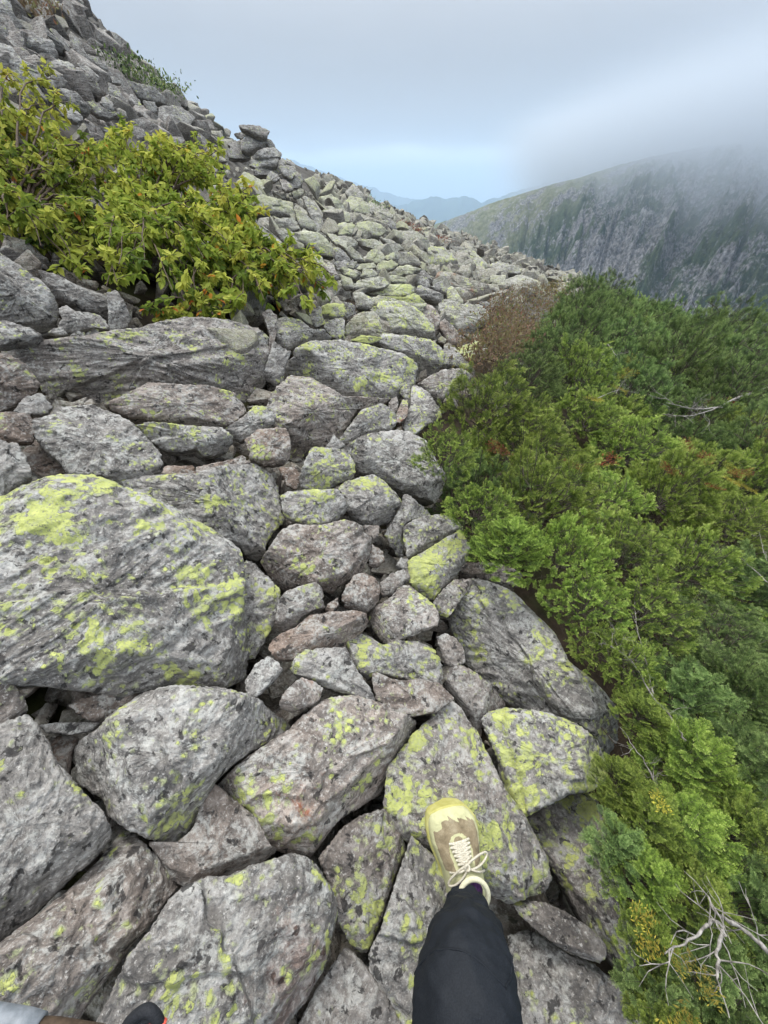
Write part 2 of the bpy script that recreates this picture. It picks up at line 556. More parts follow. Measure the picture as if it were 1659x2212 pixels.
# ------------------------------------------------------------------ boulders drawn one by one
TILES = {'A': (0, 900, 1.3272), 'B': (800, 1300, 1.8433), 'C': (0, 2100, 1.3272), 'D': (1250, 1400, 1.3272),
         'E': (1250, 2300, 1.3272), 'F': (700, 380, 2.765), 'G': (1100, 580, 2.37), 'H': (850, 950, 2.37),
         'I': (0, 0, 2.552), 'J': (0, 800, 2.765), 'Z': (0, 0, 0.6636)}
# tile | outline | label | options: l lichen, b brown, r rust, t tone, z drop of its seat, h dome, c cut faces (direction deg, start, slope)
ROCKS = '''
Z|-60,1080 10,1060 50,1035 100,1020 200,1017 260,1045 370,1085 410,1115 470,1140 520,1180 530,1230 525,1310 545,1400 530,1460 480,1480 400,1480 250,1497 150,1485 60,1475 -60,1490|huge rounded grey boulder speckled with lichen at the left edge|l=.13 t=.62 z=.10 h=.34 c=180,.62,.8;-90,.72,.7;20,.75,.5 k=.5
A|490,860 600,850 850,850 900,830 1000,800 1090,790 1170,830 1205,900 1215,1000 1230,1040 1180,1090 1150,1140 1140,1190 1110,1215 1060,1200 1040,1160 960,1150 810,1110 700,1020 600,950|layered boulder with bright lichen spots behind the huge rounded one|l=.10 z=-.02 c=-70,.2,.5
A|1000,1240 1080,1225 1150,1290 1210,1350 1205,1420 1180,1500 1140,1580 1100,1640 1060,1650 1000,1600 980,1400|dark rock leaning on the right flank of the huge boulder|l=.10 t=.42 z=-.10
A|110,620 220,590 240,555 400,545 480,580 560,620 620,680 690,760 710,850 640,880 490,890 440,850 300,850 260,790 190,730 140,670|humped streaky boulder just above the huge rounded one|l=.03 t=.58 h=.3 c=-120,.2,.8
A|590,620 650,615 800,640 960,650 1000,690 990,740 930,770 870,765 850,740 780,750 720,740 650,690|thin pale slab roofing a dark hollow|l=.07 t=.62 h=.1
A|450,545 560,500 640,455 760,465 900,470 1010,500 1050,560 1050,590 990,650 950,655 800,635 640,612 560,600|oval dark boulder with a lichen patch on its right end|l=.05 b=.5 t=.42
A|0,290 120,270 400,250 600,210 700,175 800,155 950,165 1110,200 1150,220 1165,300 1150,400 1110,480 1060,510 1000,495 850,460 650,455 560,500 430,545 380,550 240,550 220,520 170,450 100,370 20,330|long humped boulder lying under the leafy bush|l=.06 b=.25 t=.45 z=-.02 h=.22 c=-90,.05,.75;30,.6,.5
A|-80,330 40,340 110,380 170,465 150,500 60,560 -80,600|smooth brownish wedge rock cut by the left edge|l=-.05 b=.7 t=.45 c=-80,.1,.6
A|80,550 110,520 180,505 225,560 200,595 110,595 60,580|small rough stone tucked below the long humped boulder|l=-.1 t=.4 z=-.05
A|-80,600 30,585 120,590 150,650 140,710 60,715 -80,680|pinkish brown split rock at the left edge|l=-.1 b=1 t=.45
A|-80,690 20,710 70,720 110,780 135,860 90,890 30,960 -80,990|grey slab corner poking in at the left edge|l=-.02 t=.5
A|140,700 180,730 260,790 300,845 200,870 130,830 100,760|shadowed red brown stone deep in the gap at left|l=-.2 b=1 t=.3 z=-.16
A|700,860 720,815 790,820 830,815 850,870 780,880|dark brown chip of stone inside the hollow|l=-.2 b=1 t=.35 z=-.05
A|830,870 850,820 1000,790 1040,770 1080,800 930,850|flat reddish stone in front of the hollow|l=-.2 b=1 t=.5 z=-.05
J|-80,0 0,50 100,120 200,190 300,265 400,340 470,430 520,560 500,700 450,760 390,785 330,740 250,700 120,670 0,650 -80,640|steep grey boulder rising at the left edge beside the bush|l=.02 t=.5 c=-70,.2,.7
J|-80,690 60,680 160,710 280,740 360,790 380,830 300,860 150,850 0,900 -80,900|low flat grey rock beneath the steep left boulder|l=.02 t=.55 z=-.03
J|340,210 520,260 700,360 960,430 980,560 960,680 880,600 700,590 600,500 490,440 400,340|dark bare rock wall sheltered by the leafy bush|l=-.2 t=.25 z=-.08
J|960,420 1040,400 1110,490 1180,640 1150,720 1050,760 980,740 975,600|dark upright block right of the sheltered rock wall|l=-.1 t=.35 z=-.05
J|520,720 560,650 530,560 600,530 680,590 880,600 950,660 975,740 860,730 700,760 560,780|knobbly lichened rock lying below the sheltered rock wall|l=.04 t=.45 z=-.04
J|440,780 480,745 560,735 600,790 540,808|pebble sized stone on the mossy ledge|t=.5 z=-.1
J|770,800 800,750 880,740 890,790 800,830|pale chip on the mossy ledge beside the long boulder|t=.6 z=-.1
J|640,810 690,765 760,780 750,830|flat chip between two stones on the mossy ledge|t=.5 z=-.1
A|965,660 1060,600 1100,555 1160,565 1190,600 1180,640 1100,690 1040,710 1000,690|grey stone with dark pits between the oval and the big stepped boulder|l=.04 t=.52
B|0,240 80,180 240,165 270,250 265,340 230,380 110,390 30,350|brown stone dotted with small round lichens|l=.06 b=.8 t=.42
B|200,410 300,410 330,470 300,540 250,515|narrow upright pink brown stone|l=-.2 b=1 t=.42 z=-.08
B|575,295 640,250 760,200 900,185 990,200 1070,250 1130,340 1200,450 1180,560 1150,605 1060,575 950,545 850,490 760,450 690,420 650,350|long flat grey slab running under the fir edge|l=.02 t=.6 c=-100,.55,.5
B|575,225 640,140 700,60 780,35 820,28 860,50 905,90 905,140 870,180 780,200 700,225 620,262 580,260|tilted grey stone resting above the flat slab|l=.06 t=.55 c=-60,.35,.6
B|390,300 420,285 560,295 620,330 650,380 660,430 640,470 560,500 500,530 390,535 340,520 320,470 350,390|lichened blocky stone left of the flat slab|l=.10 t=.52 c=-90,.3,.6
B|215,580 260,550 400,540 540,535 570,560 600,600 605,650 570,690 540,720 470,745 380,750 270,720 230,680|oval loaf shaped stone banded with lichen|l=.12 t=.55
B|560,530 600,490 700,460 770,445 840,500 900,560 935,600 925,630 890,650 905,670 870,720 760,755 700,740 630,690 600,640 610,590|chunky lichened stone right of the loaf shaped one|l=.08 t=.48 c=-80,.4,.6
B|945,570 970,570 1050,630 1115,685 1040,700 960,740 945,790 950,860 945,945 920,940 880,880 835,810 860,760 900,700 930,640|dark hooked wedge stone beside the fir|l=.04 t=.38 z=-.03
B|90,960 150,880 220,780 300,750 400,755 480,750 590,720 680,750 750,840 755,880 730,960 700,1020 600,1090 520,1150 460,1140 400,1095 250,1130 180,1110 120,1020|big creased tan boulder in the middle of the slope|l=.02 b=.55 t=.55 h=.26 c=-60,.5,.6
B|180,1340 200,1200 250,1150 340,1120 420,1097 460,1140 470,1250 400,1260 330,1310 300,1360 240,1395|brown fronted stone below the big creased boulder|l=.02 b=.4 t=.5 c=-135,.1,.6
B|575,1190 610,1110 650,1060 710,1042 770,1070 805,1120 800,1200 770,1240 730,1275 660,1260 600,1240|round pinkish cobble with black specks|l=-.2 b=.8 t=.45 h=.4
B|750,1300 780,1240 870,1190 920,1130 970,1110 1060,1180 1130,1230 1155,1290 1155,1350 1060,1390 960,1430 860,1465 790,1400|pale flat topped stone with two lichen patches|l=.04 b=.35 t=.6 c=-80,.55,.8
B|140,1480 200,1410 290,1370 390,1290 520,1275 680,1265 720,1290 725,1350 680,1390 620,1440 600,1480 540,1500 350,1510 280,1560 170,1560|mauve brown slab left of the flat topped stone|l=-.05 b=.8 t=.42
B|270,1610 300,1540 350,1505 540,1490 600,1490 650,1600 740,1720 775,1790 760,1805 640,1770 480,1720 380,1670 290,1640|grey wedge pointing down right below the mauve slab|l=.02 t=.5
B|605,1440 680,1395 750,1420 820,1475 920,1445 1040,1450 1130,1490 1170,1560 1190,1640 1160,1700 1070,1690 960,1680 870,1660 780,1640 740,1680 690,1640 640,1560|saddle backed stone dusted with faded lichen|l=.08 t=.42 z=-.02
B|765,1650 800,1640 880,1680 960,1690 1050,1675 1160,1700 1220,1760 1245,1800 1180,1843 1130,1880 1000,1900 860,1860 790,1800 770,1740|rough brown grey stone above the peaked boulder|l=-.02 b=.5 t=.47
B|0,1690 60,1590 130,1545 180,1570 220,1620 190,1670 120,1740 60,1790 10,1760|small pale bare stone by the corner of the huge boulder|l=-.2 t=.72
B|210,1790 260,1730 330,1670 400,1690 465,1730 440,1800 380,1843 280,1870 210,1843|small angular stone with a rusty front|l=.06 r=.8 b=.4 t=.5
B|735,950 760,870 820,910 835,970 790,1005 740,1000|small brown cobble right of the big creased boulder|b=.7 l=-.2 t=.38 z=-.05
B|820,1180 810,1100 880,1040 970,1020 985,1080 920,1130 870,1180|crumbly dark stone under the bright yellow one|b=.3 l=-.1 t=.35 z=-.06
B|710,760 760,755 800,760 795,820 760,850 720,800|small upright dark stone in a mossy gap|b=.4 l=-.2 t=.35 z=-.06
B|900,1000 930,950 975,960 975,1015 930,1020|thumb sized dark stone beside the hooked wedge|l=-.2 t=.3 z=-.06
B|480,1260 490,1230 550,1190 555,1250 520,1280|little ochre brown stone left of the round cobble|b=1 l=-.2 t=.45 z=-.05
D|105,560 180,520 260,470 330,430 370,500 360,560 300,640 250,690 215,735 165,720 110,660|stone almost coated in bright yellow green lichen|l=.20 t=.5 h=.2
D|85,420 130,390 190,370 280,365 330,400 340,430 260,467 180,513 105,548 90,490|layered grey block above the bright yellow stone|l=.05 t=.5 c=-60,.3,.6
D|215,742 250,695 300,650 370,645 385,660 340,720 300,780 270,812 232,780|dark pitted stone wedged below the bright yellow one|l=.06 b=.3 t=.4 z=-.03
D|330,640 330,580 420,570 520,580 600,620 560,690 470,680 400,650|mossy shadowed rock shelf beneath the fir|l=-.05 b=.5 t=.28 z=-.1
D|230,890 270,880 310,900 345,950 350,1000 300,1020 270,1010 240,940|stubby pale nosed stone left of the long slab|l=.02 b=.3 t=.5 z=-.03
D|260,1100 280,1040 330,1012 400,1050 470,1110 540,1180 520,1210 440,1220 430,1280 400,1290 360,1240 320,1170|dark purple grey stone between the long slab and the peaked boulder|l=.02 b=.4 t=.3 z=-.05
D|285,820 300,770 340,710 385,650 450,660 560,700 650,790 740,880 800,1000 920,1080 1010,1180 1020,1320 960,1400 880,1310 820,1252 700,1222 600,1190 540,1160 450,1090 370,1000 320,900|long sloping slab with lichen margins along the fir|l=.09 t=.6 h=.12 z=.02 c=10,.45,.55
E|425,60 450,25 520,5 600,10 720,30 830,70 930,150 985,260 980,310 900,360 800,380 700,430 610,480 570,450 520,350 500,240 450,120|square slab heavily spotted yellow right of the peaked boulder|l=.17 t=.62 h=.10 z=.04
E|610,490 700,432 800,388 890,372 960,450 1000,700 1060,900 1100,1100 1060,1190 960,1060 870,945 820,850 745,720 680,620|dark long slab under the firs at lower right|l=.13 b=.2 t=.36 z=-.08
E|560,845 600,835 700,850 790,890 880,950 950,1020 962,1060 930,1105 850,1080 760,1040 650,960 590,900|thin tongue shaped stone over a black gap|l=.06 b=.2 t=.42 z=-.05
E|540,990 640,970 720,1020 800,1070 900,1110 1000,1190 1060,1280 1140,1380 1180,1480 580,1480 560,1200|streaked grey slab at the bottom right of the trousers|l=.02 t=.5 z=-.12
Z|975,1510 1000,1530 1040,1590 1060,1640 1090,1700 1130,1750 1160,1800 1185,1850 1195,1900 1180,1925 1110,1950 1060,1930 1000,1900 930,1840 880,1815 850,1785 832,1740 840,1660 870,1620 920,1560|peaked lichened boulder the shoe stands on|l=.13 b=.25 t=.45 h=.16 c=-10,.2,.35;-60,.4,.5;150,.35,.35 k=.35
Z|890,1812 940,1850 1000,1900 1040,1990 1000,2100 980,2240 885,2240 840,2170 800,2110 800,2060 830,1990 850,1920|grey boulder with a bright lichen blotch left of the trousers|l=.08 t=.48 z=-.02
Z|690,1855 740,1790 780,1765 840,1745 860,1790 880,1835 850,1900 830,1970 795,2060 770,2050 730,1990 720,1930|dark pitted boulder left of the shoe|l=.06 b=.3 t=.35 z=-.06
Z|625,2250 690,2130 745,2050 760,2055 800,2100 850,2180 885,2260|dark tapering rock at the bottom edge|l=-.1 b=.2 t=.36 z=-.1
C|315,440 330,410 420,360 480,300 600,215 690,180 760,175 990,190 1100,225 1262,335 1240,370 1130,425 1080,450 990,520 930,580 880,660 855,720 820,830 770,862 700,850 620,825 520,770 455,725 440,660 380,630 325,590|broad flat grey slab with scattered yellow lichen blotches|l=.06 t=.62 h=.07 z=.03 c=-120,.75,.5
C|-120,350 0,340 115,298 150,330 205,420 235,500 300,570 360,640 430,700 470,770 470,830 400,910 300,1000 150,1140 0,1270 -120,1340|large dark slab with a lichen blotch at the lower left edge|l=.05 t=.45 h=.10 z=.0 c=-50,.42,1.1
C|-120,1360 0,1285 180,1150 290,1060 420,930 520,795 570,810 640,880 700,940 765,1050 700,1120 650,1200 540,1330 430,1480 330,1620 250,1760 -120,1760|brown cornered slab at the lower left corner|l=.0 b=.4 t=.6 h=.10 c=30,.5,.7;-45,.6,.8
C|380,1760 430,1600 490,1490 560,1340 660,1230 720,1120 790,1050 900,1005 985,1000 1090,960 1200,925 1260,905 1350,935 1390,990 1450,1100 1455,1150 1440,1260 1400,1400 1330,1530 1250,1640 1180,1760|broad cracked boulder at the bottom with round lichen blotches|l=.06 r=.25 t=.56 h=.12 z=.02 c=-20,.65,.6
C|940,600 1010,530 1130,440 1250,370 1300,310 1380,250 1450,222 1560,225 1680,262 1800,322 1795,360 1720,470 1690,560 1660,640 1560,700 1470,750 1400,840 1350,905 1270,890 1200,880 1150,850 1100,760 1000,690|pinkish boulder blotched with orange red lichen|l=.06 r=1 b=.6 t=.62 h=.14 z=-.01 c=-60,.5,.9
C|640,850 770,850 830,800 870,700 930,600 1000,660 1110,750 1160,860 1200,890 1130,940 985,1000 900,1005 790,1045 740,1010 700,940|rough brown ledge between the broad slab and the cracked boulder|l=-.08 b=.5 t=.42 z=-.07
C|-90,110 0,125 60,170 100,220 120,280 60,330 0,365 -90,400|lichened stone end at the left edge below the huge boulder|l=.08 b=.3 t=.42
C|300,260 350,230 450,210 600,200 560,270 470,320 420,335 340,300|flat rust brown stone in the dark gap under the huge boulder|l=-.2 b=1 r=.5 t=.42 z=-.08
C|175,345 250,335 430,335 390,370 300,387 200,377|thin flat stone bridging the dark gap|l=-.2 t=.45 z=-.08
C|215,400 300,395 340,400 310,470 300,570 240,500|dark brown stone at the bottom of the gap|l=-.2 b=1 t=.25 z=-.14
H|185,600 200,530 280,420 400,390 600,370 720,390 900,430 1080,460 1180,520 1210,570 1190,640 1185,720 1100,760 1040,810 900,820 700,840 620,820 560,760 400,660 240,620|big stepped boulder with a flat lichened top|l=.11 t=.58 h=.24 z=.04 c=-80,.25,.7;0,.75,.6
H|50,870 90,760 180,670 240,610 400,640 560,740 640,800 800,790 1000,790 960,860 750,890 700,960 640,1080 600,1140 640,1180 520,1190 380,1190 280,1340 200,1300 230,1180 210,1050 110,1040 60,960|rough brown apron rock below the big stepped boulder|l=.04 b=.5 t=.45 z=-.05 h=.16
H|510,1190 560,1110 650,1180 610,1208 560,1218|small grey tooth of rock beside the tilted stone|l=-.2 t=.45
H|1050,930 1090,840 1130,835 1130,950 1100,990 1050,1010|small orange faced stone|l=.06 r=1 b=.8 t=.5
H|980,850 1040,805 1060,860 1040,920 1000,910|small mauve grey stone behind the tilted one|l=-.2 b=.3 t=.45
H|1070,780 1090,710 1120,700 1150,720 1155,860 1140,920 1110,820|thin upright flake with lichen stripes|l=.12 t=.45
H|1160,740 1200,720 1300,790 1370,880 1400,960 1280,1020 1200,1080 1130,1090 1105,1040 1130,930 1160,870|leaning pale slab touching the fir|l=.06 t=.65
H|1200,720 1300,650 1400,600 1540,590 1600,620 1600,720 1450,780 1370,860 1300,785|lichened rock half hidden behind the fir tip|l=.06 b=.3 t=.55
H|885,390 960,320 1100,330 1300,370 1380,420 1420,470 1400,560 1330,640 1250,690 1200,700 1200,560 1100,470 960,430|streaky light slab perched right of the stepped boulder|l=.10 t=.66 c=-60,.3,.8
H|700,370 780,335 930,350 900,380 850,400|small bright lichen wedge behind the stepped boulder|l=.3 t=.5
H|640,370 660,250 740,170 860,150 900,180 930,280 1000,310 930,345 780,335|rounded tan green block behind the lichen wedge|l=.06 b=.3 t=.5 film=.3
H|860,120 950,60 1100,70 1200,120 1270,190 1330,270 1340,360 1200,350 1050,310 960,300 900,180|pale banded boulder at the centre of the rising rock field|l=.10 t=.68 h=.2 film=.2
H|1270,80 1330,110 1380,190 1380,300 1340,340 1290,250 1250,160|narrow tan rock against the pale banded boulder|l=.02 b=.5 t=.5
H|980,30 1100,40 1190,10 1260,70 1230,110 1080,75|bright lichen capped stone above the pale banded boulder|l=.22 t=.6 film=.4
H|130,200 200,170 300,200 400,290 480,280 540,340 400,380 280,410 200,450 110,380|wrinkled grey boulder below the bush tip|l=.06 t=.55
H|60,480 100,380 170,440 230,460 190,560 170,680 110,720 20,640|dark block beside the black gap|l=-.05 t=.32 z=-.06
H|0,150 60,130 120,190 120,300 80,440 50,460 70,340 40,240|tall thin brown flake at the end of the long humped boulder|l=-.05 b=.6 t=.5
H|460,120 520,90 640,90 640,200 560,220 470,190|yellow green lichened square block|l=.2 t=.55 film=.4
H|500,230 560,210 640,200 640,370 600,370 530,330 490,270|upright split block with lichen streaks|l=.14 t=.52
H|640,80 720,100 730,160 660,200 640,180|small grey block right of the square lichened one|l=.04 t=.5
H|370,160 460,110 470,190 500,240 420,270 380,230|small dark lichened stone under the bush tip|l=.10 t=.45
G|780,960 840,930 960,970 1090,970 1160,1030 1175,1110 1070,1150 1060,1210 990,1220 930,1190 840,1080 790,1020|large tilted grey slab next to the brown heath|l=.06 t=.6 h=.16 film=.1 c=-140,.55,.9
G|800,1110 830,1090 900,1150 960,1220 1040,1260 960,1300 860,1290 830,1220 790,1150|dark brown slab under the large tilted one|b=.8 l=-.05 t=.32 z=-.05
G|920,1310 1000,1280 1070,1245 1095,1260 1080,1340 1040,1400 1000,1400 950,1380|bright lichen pointed stone at the heath edge|l=.25 t=.6 film=.5
G|820,1290 900,1300 960,1380 1040,1460 1000,1480 900,1450 810,1460 800,1380|grey wedge left of the lichen pointed stone|l=.12 t=.5
G|770,1240 800,1215 835,1240 825,1280 790,1270|small olive round stone|b=.4 t=.42 film=.3
G|750,780 790,720 850,720 960,760 1060,790 1150,820 1200,870 1190,930 1100,925 1000,945 960,970 900,960 850,900 780,820|big angular boulder with an orange rust stain|l=.04 r=.8 b=.3 t=.55 film=.15 c=-90,.3,.7
G|845,860 880,830 920,880 965,940 955,975 900,965 850,940|small upright pale slab in front of the rust stained boulder|l=.08 t=.65 film=.3
G|710,840 770,800 810,800 840,870 830,900 760,870|pointed grey stone left of the upright pale slab|l=.06 t=.55
G|600,880 620,820 700,850 820,900 780,960 690,930 620,920|flat grey stone over a black crack|l=.04 t=.55
G|560,790 640,755 690,770 710,830 660,850 600,820|mid grey block above the black crack|t=.48
G|690,700 700,540 740,520 830,530 900,600 930,650 870,690 780,710 720,740|big overhanging block with black and green lichens|l=.12 t=.58 film=.2 c=-90,.3,.9
G|930,650 960,560 1030,540 1080,590 1140,640 1160,700 1100,760 1030,770 940,720|pale rounded outcrop right of the overhanging block|l=.06 t=.6 film=.2
G|560,750 640,700 700,740 735,800 700,815 650,760|dark angular stone under the overhanging block|t=.4
G|380,740 460,680 540,670 640,700 560,740 440,760|flat pale green stone in mid field|t=.6 film=.6
G|440,640 450,570 540,570 620,620 650,680 540,670 470,670|cracked pinkish grey block in mid field|b=.3 t=.52 film=.2
G|540,560 590,505 650,560 690,570 690,680 650,680 620,610|blunt olive pillar rock|t=.5 b=.3 film=.35
G|410,470 470,400 600,410 700,470 710,540 600,510 540,550 480,490|long low grey outcrop below the red crest plants|t=.55 film=.25
G|640,400 700,410 760,450 820,500 760,510 700,470|crest rock between the two red plant patches|t=.58 film=.25
G|290,680 340,640 430,630 460,680 400,710 310,720|green film covered stone|t=.6 film=.8
G|220,600 250,560 320,550 360,590 350,640 290,660 220,640|rounded green grey boulder in mid field|t=.55 film=.6
G|180,760 200,710 260,700 310,740 260,780|small grey green stone amid the scree|t=.6 film=.4
G|120,830 160,790 280,760 340,760 390,810 350,840 250,860 150,855|long grey slab amid the scree|t=.58 film=.3
G|350,750 450,750 530,770 520,810 430,810 380,790|flat lichened stone right of the long scree slab|t=.6 film=.5
G|230,880 300,840 400,820 560,820 600,850 590,880 520,910 420,910 280,900|long yellow green topped slab|l=.15 t=.6 film=.7
G|120,880 200,880 260,920 300,960 230,1010 150,1000 130,930|pale tilted slab left of the yellow green topped one|t=.66 film=.15 l=.04
G|260,930 320,900 400,920 520,960 680,960 620,1060 500,1020 330,1000|wide pale slab just below the yellow green topped one|t=.68 film=.35 l=.06
G|60,100 125,38 215,150 160,185 90,160|pyramid shaped crest rock|t=.52 film=.1 d=13
G|40,190 100,130 180,150 240,200 250,290 180,300 90,290 60,240|rounded lichened boulder below the pyramid rock|t=.58 film=.55
G|230,170 300,200 420,280 400,310 300,310 240,290|ribbed slab running down the crest|t=.55 film=.2
G|360,330 400,310 450,330 450,400 440,430 400,400|upright grey block by the red crest plants|t=.55
G|120,400 160,340 240,330 330,360 370,400 330,440 240,450 150,440|wide green grey mound rock|t=.6 film=.7
G|0,360 110,345 125,400 60,430 0,430|squarish lichened rock under the rounded boulder|t=.58 film=.7
G|0,240 50,230 90,290 40,340 0,330|small rounded crest boulder left of the lichened one|t=.55 film=.4
G|80,330 110,290 230,300 330,320 360,370 240,322 150,340|flat brown grey slab below the rounded crest boulder|b=.3 t=.5 film=.2
G|150,470 280,470 400,540 410,560 360,580 200,520|tilted pale slab crossing the mid field|t=.62 film=.4
G|0,440 80,450 150,490 130,530 40,540 0,520|dark grey lump at the left of the tilted pale slab|t=.48 film=.2
G|-20,540 40,560 100,640 50,660 -20,640|smooth grey wedge in the left scree|t=.46
G|-20,690 0,670 100,650 140,640 120,700 40,710|low grey stone in the left scree|t=.5 film=.1
G|150,700 180,660 290,650 280,690 200,710|small lichened block in the scree centre|t=.6 film=.6
G|30,700 100,700 180,740 120,770 40,740|flat greenish stone at the scree foot|t=.6 film=.6
G|370,600 440,570 440,620 380,630|small yellowish stone near the pinkish block|t=.6 film=.8
G|330,460 420,480 520,550 440,560 380,510|bluish pale slab near the low outcrop|t=.62 film=.15
G|880,530 960,530 1040,570 960,560 920,590|dark notched rock on the right crest|t=.42 film=.15
G|1040,690 1130,680 1170,760 1100,790 1050,770|brown grey block on the right slope|b=.3 t=.5 film=.2
G|1150,680 1240,640 1380,680 1420,730 1250,740 1170,720|long pale rock on the right slope|t=.68 film=.1
G|1170,750 1290,740 1300,870 1230,890 1190,830|pale green fronted rock by the heath|t=.62 film=.35
G|1290,790 1400,740 1520,780 1540,830 1400,830 1310,850|flat pale rock above the heath|t=.68 film=.15
G|1090,960 1140,950 1215,1000 1200,1060 1170,1040|grey rock end beside the large tilted slab|t=.5
F|217,75 260,65 400,85 485,130 470,185 400,180 330,150 250,105|topmost slab of the cairn pointing left|t=.5 b=.2 d=9 k=.15
F|235,210 310,155 430,180 470,240 470,270 380,270 300,310 240,280|faceted block second from the cairn top|t=.62 d=9.1 k=.15
F|350,340 420,285 530,275 595,325 580,355 450,365 370,360|lens shaped stone jutting right from the cairn|t=.58 d=9 k=.15
F|325,385 400,370 560,370 570,440 460,440 380,462 340,430|flat squared stone at the cairn middle|t=.66 d=9 k=.15
F|110,300 180,285 230,285 315,320 315,370 220,382 130,370|dark long stone on the cairn left|t=.35 d=9.1 k=.15
F|120,240 170,230 230,210 235,285 150,290|small block on the cairn left shoulder|t=.42 d=9.2 k=.15
F|175,150 250,140 305,150 240,195 200,182|pale blue flat stone under the cairn top slab|t=.7 d=9.2 k=.15
F|340,480 400,455 570,445 590,510 480,520 380,515|dark stone near the cairn foot|t=.34 d=9.1 k=.15
F|430,185 500,210 540,250 545,285 480,275 465,240|small stone behind the faceted cairn block|t=.45 d=9.3 k=.15
F|585,450 620,430 700,440 727,480 715,530 680,555 610,515|roundish block right of the cairn|t=.5 d=9 k=.15
F|580,390 610,375 640,400 640,435 590,445|pointed chip right of the cairn|t=.5 d=9.1 k=.15
F|645,378 680,390 720,430 715,445 650,415|thin flake leaning on the roundish block|t=.55 d=9.1 k=.15
F|470,530 490,490 560,510 590,550 530,585 470,565|pale rock at the cairn foot|t=.62 d=8.9
F|680,590 730,530 775,525 798,580 740,640 700,645|ridged block on the crest right of the cairn|t=.5 d=9.2
F|590,520 660,510 680,560 690,600 620,580|small pale block between the cairn and the ridged one|t=.6 d=9.1
F|590,560 640,575 690,610 700,650 640,665 600,630|mauve grey block below the cairn|t=.5 b=.3 d=8.9
F|60,690 160,740 400,960 560,1080 620,1130 600,1160 400,1070 220,900|long pale diagonal slab behind the bush|t=.68 film=.15 h=.1
F|190,600 260,490 400,560 440,640 300,690 200,670|pale green rock left below the cairn|t=.62 film=.6
F|310,740 420,700 640,760 720,830 700,900 560,880 430,860 340,820|big overhanging rock above a dark hole|t=.55 film=.5 c=-90,.3,.8
F|720,830 800,860 900,960 910,1030 780,1000 740,920|lichened boulder left of the upright ribbed slab|t=.5 film=.4
F|790,720 850,720 930,830 1000,1020 930,1040 860,900|upright ribbed grey slab|t=.6 film=.1
F|525,920 600,910 720,910 755,1000 680,1035 570,990|block in front of the dark hole|t=.5 film=.2
F|545,1020 600,1000 700,1040 740,1110 620,1120|low grey rock under the block by the dark hole|t=.5 film=.2
F|720,1040 820,1020 960,1060 1060,1160 1080,1260 960,1240 860,1180 760,1120|big lichened whaleback rock|t=.6 film=.5 l=.05 h=.2
F|450,1240 560,1180 720,1190 740,1260 640,1300 520,1350 440,1310|pale mauve boulder seen through the bush|t=.68
F|1060,1180 1120,1180 1220,1280 1150,1300 1080,1300|grey block right of the whaleback rock|t=.48 film=.1
F|1160,1170 1220,1160 1290,1230 1350,1300 1240,1280|curved pale rock in the scree|t=.62 film=.3
F|960,840 1100,830 1200,860 1210,940 1120,960 1040,910 960,890|double block beside the ribbed slab top|t=.56 film=.5
F|930,730 1040,690 1150,780 1150,820 1060,840 960,800|lichened mound left of the pyramid rock|t=.58 film=.6
F|690,680 760,640 800,680 770,720 700,730|small lichened crest stone|t=.55 film=.5
F|1050,1000 1150,950 1250,970 1240,1050 1120,1060|yellow green block in the upper field|t=.6 film=.9
F|1000,1040 1080,1060 1180,1130 1170,1170 1080,1140|grey tilted stone in the upper field|t=.55 film=.3
F|1080,1310 1180,1290 1200,1330 1110,1375|small mauve stone in the upper scree|t=.5
F|1180,1330 1240,1290 1290,1340 1230,1385|small grey stone in the upper scree|t=.5
F|1130,1370 1180,1350 1310,1420 1270,1450 1170,1410|flat lichened stone in the upper scree|t=.6 film=.6
F|860,1200 960,1260 1000,1370 960,1420 890,1380|tall pale stone near the bush tip|t=.6 film=.5
F|970,1300 1060,1320 1110,1440 1060,1460 1000,1390|narrow pink grey stone near the bush tip|t=.55 b=.3
F|1120,1420 1230,1460 1250,1550 1160,1540|blocky olive stone near the bush tip|t=.55 film=.4
I|-90,-90 60,-90 110,110 190,210 140,260 60,230 -90,120|pale cliff slab in the top left corner|t=.62 h=.1
I|110,90 200,130 330,200 410,260 540,370 500,420 380,330 280,240 170,190|long leaning slab below the top left plants|t=.55
I|580,300 592,258 650,320 720,450 820,570 760,560 660,470 600,420|pointed spire rock on the left skyline|t=.5
I|60,250 150,270 200,330 190,390 120,360 80,310|rounded grey cliff block at far left|t=.5
I|210,310 290,290 430,340 480,450 470,480 370,430 260,440 200,400|bulging pale cliff boulder|t=.58
I|-90,340 0,350 100,390 180,500 330,560 390,640 300,680 120,680 0,640 -90,600|broad pale cliff face just above the bush|t=.68 h=.12
I|100,390 200,400 280,480 260,520 170,480|olive brown ledge stone|b=.4 t=.42
I|285,465 340,445 390,480 330,500|small brown stone lodged in the cliff|b=.6 t=.45
I|400,520 480,490 600,530 640,620 540,580 440,590 410,570|light brow of rock over a hollow|t=.6
I|390,640 480,610 560,680 520,720 420,730|rough grey knob beside the lone bush tip|t=.5
I|420,760 520,730 640,770 760,900 700,960 600,890 520,850|dark edged overhanging slab|t=.46 c=-90,.2,1
I|600,600 640,560 780,620 850,780 830,810 740,730 620,700|smooth brown grey slab on the cliff|b=.3 t=.45
I|900,690 960,710 1060,850 1030,905 940,850 910,780|striped upright slab on the cliff|t=.5
I|1000,620 1120,690 1280,720 1370,800 1370,850 1180,820 1090,740 1000,690|long whale shaped rock below the skyline plants|t=.52
I|1080,770 1160,830 1180,900 1220,970 1150,930 1070,830|pillar like rock right of the striped slab|t=.58
I|1190,840 1290,850 1310,920 1240,930|small pale rock by the black slot|t=.62
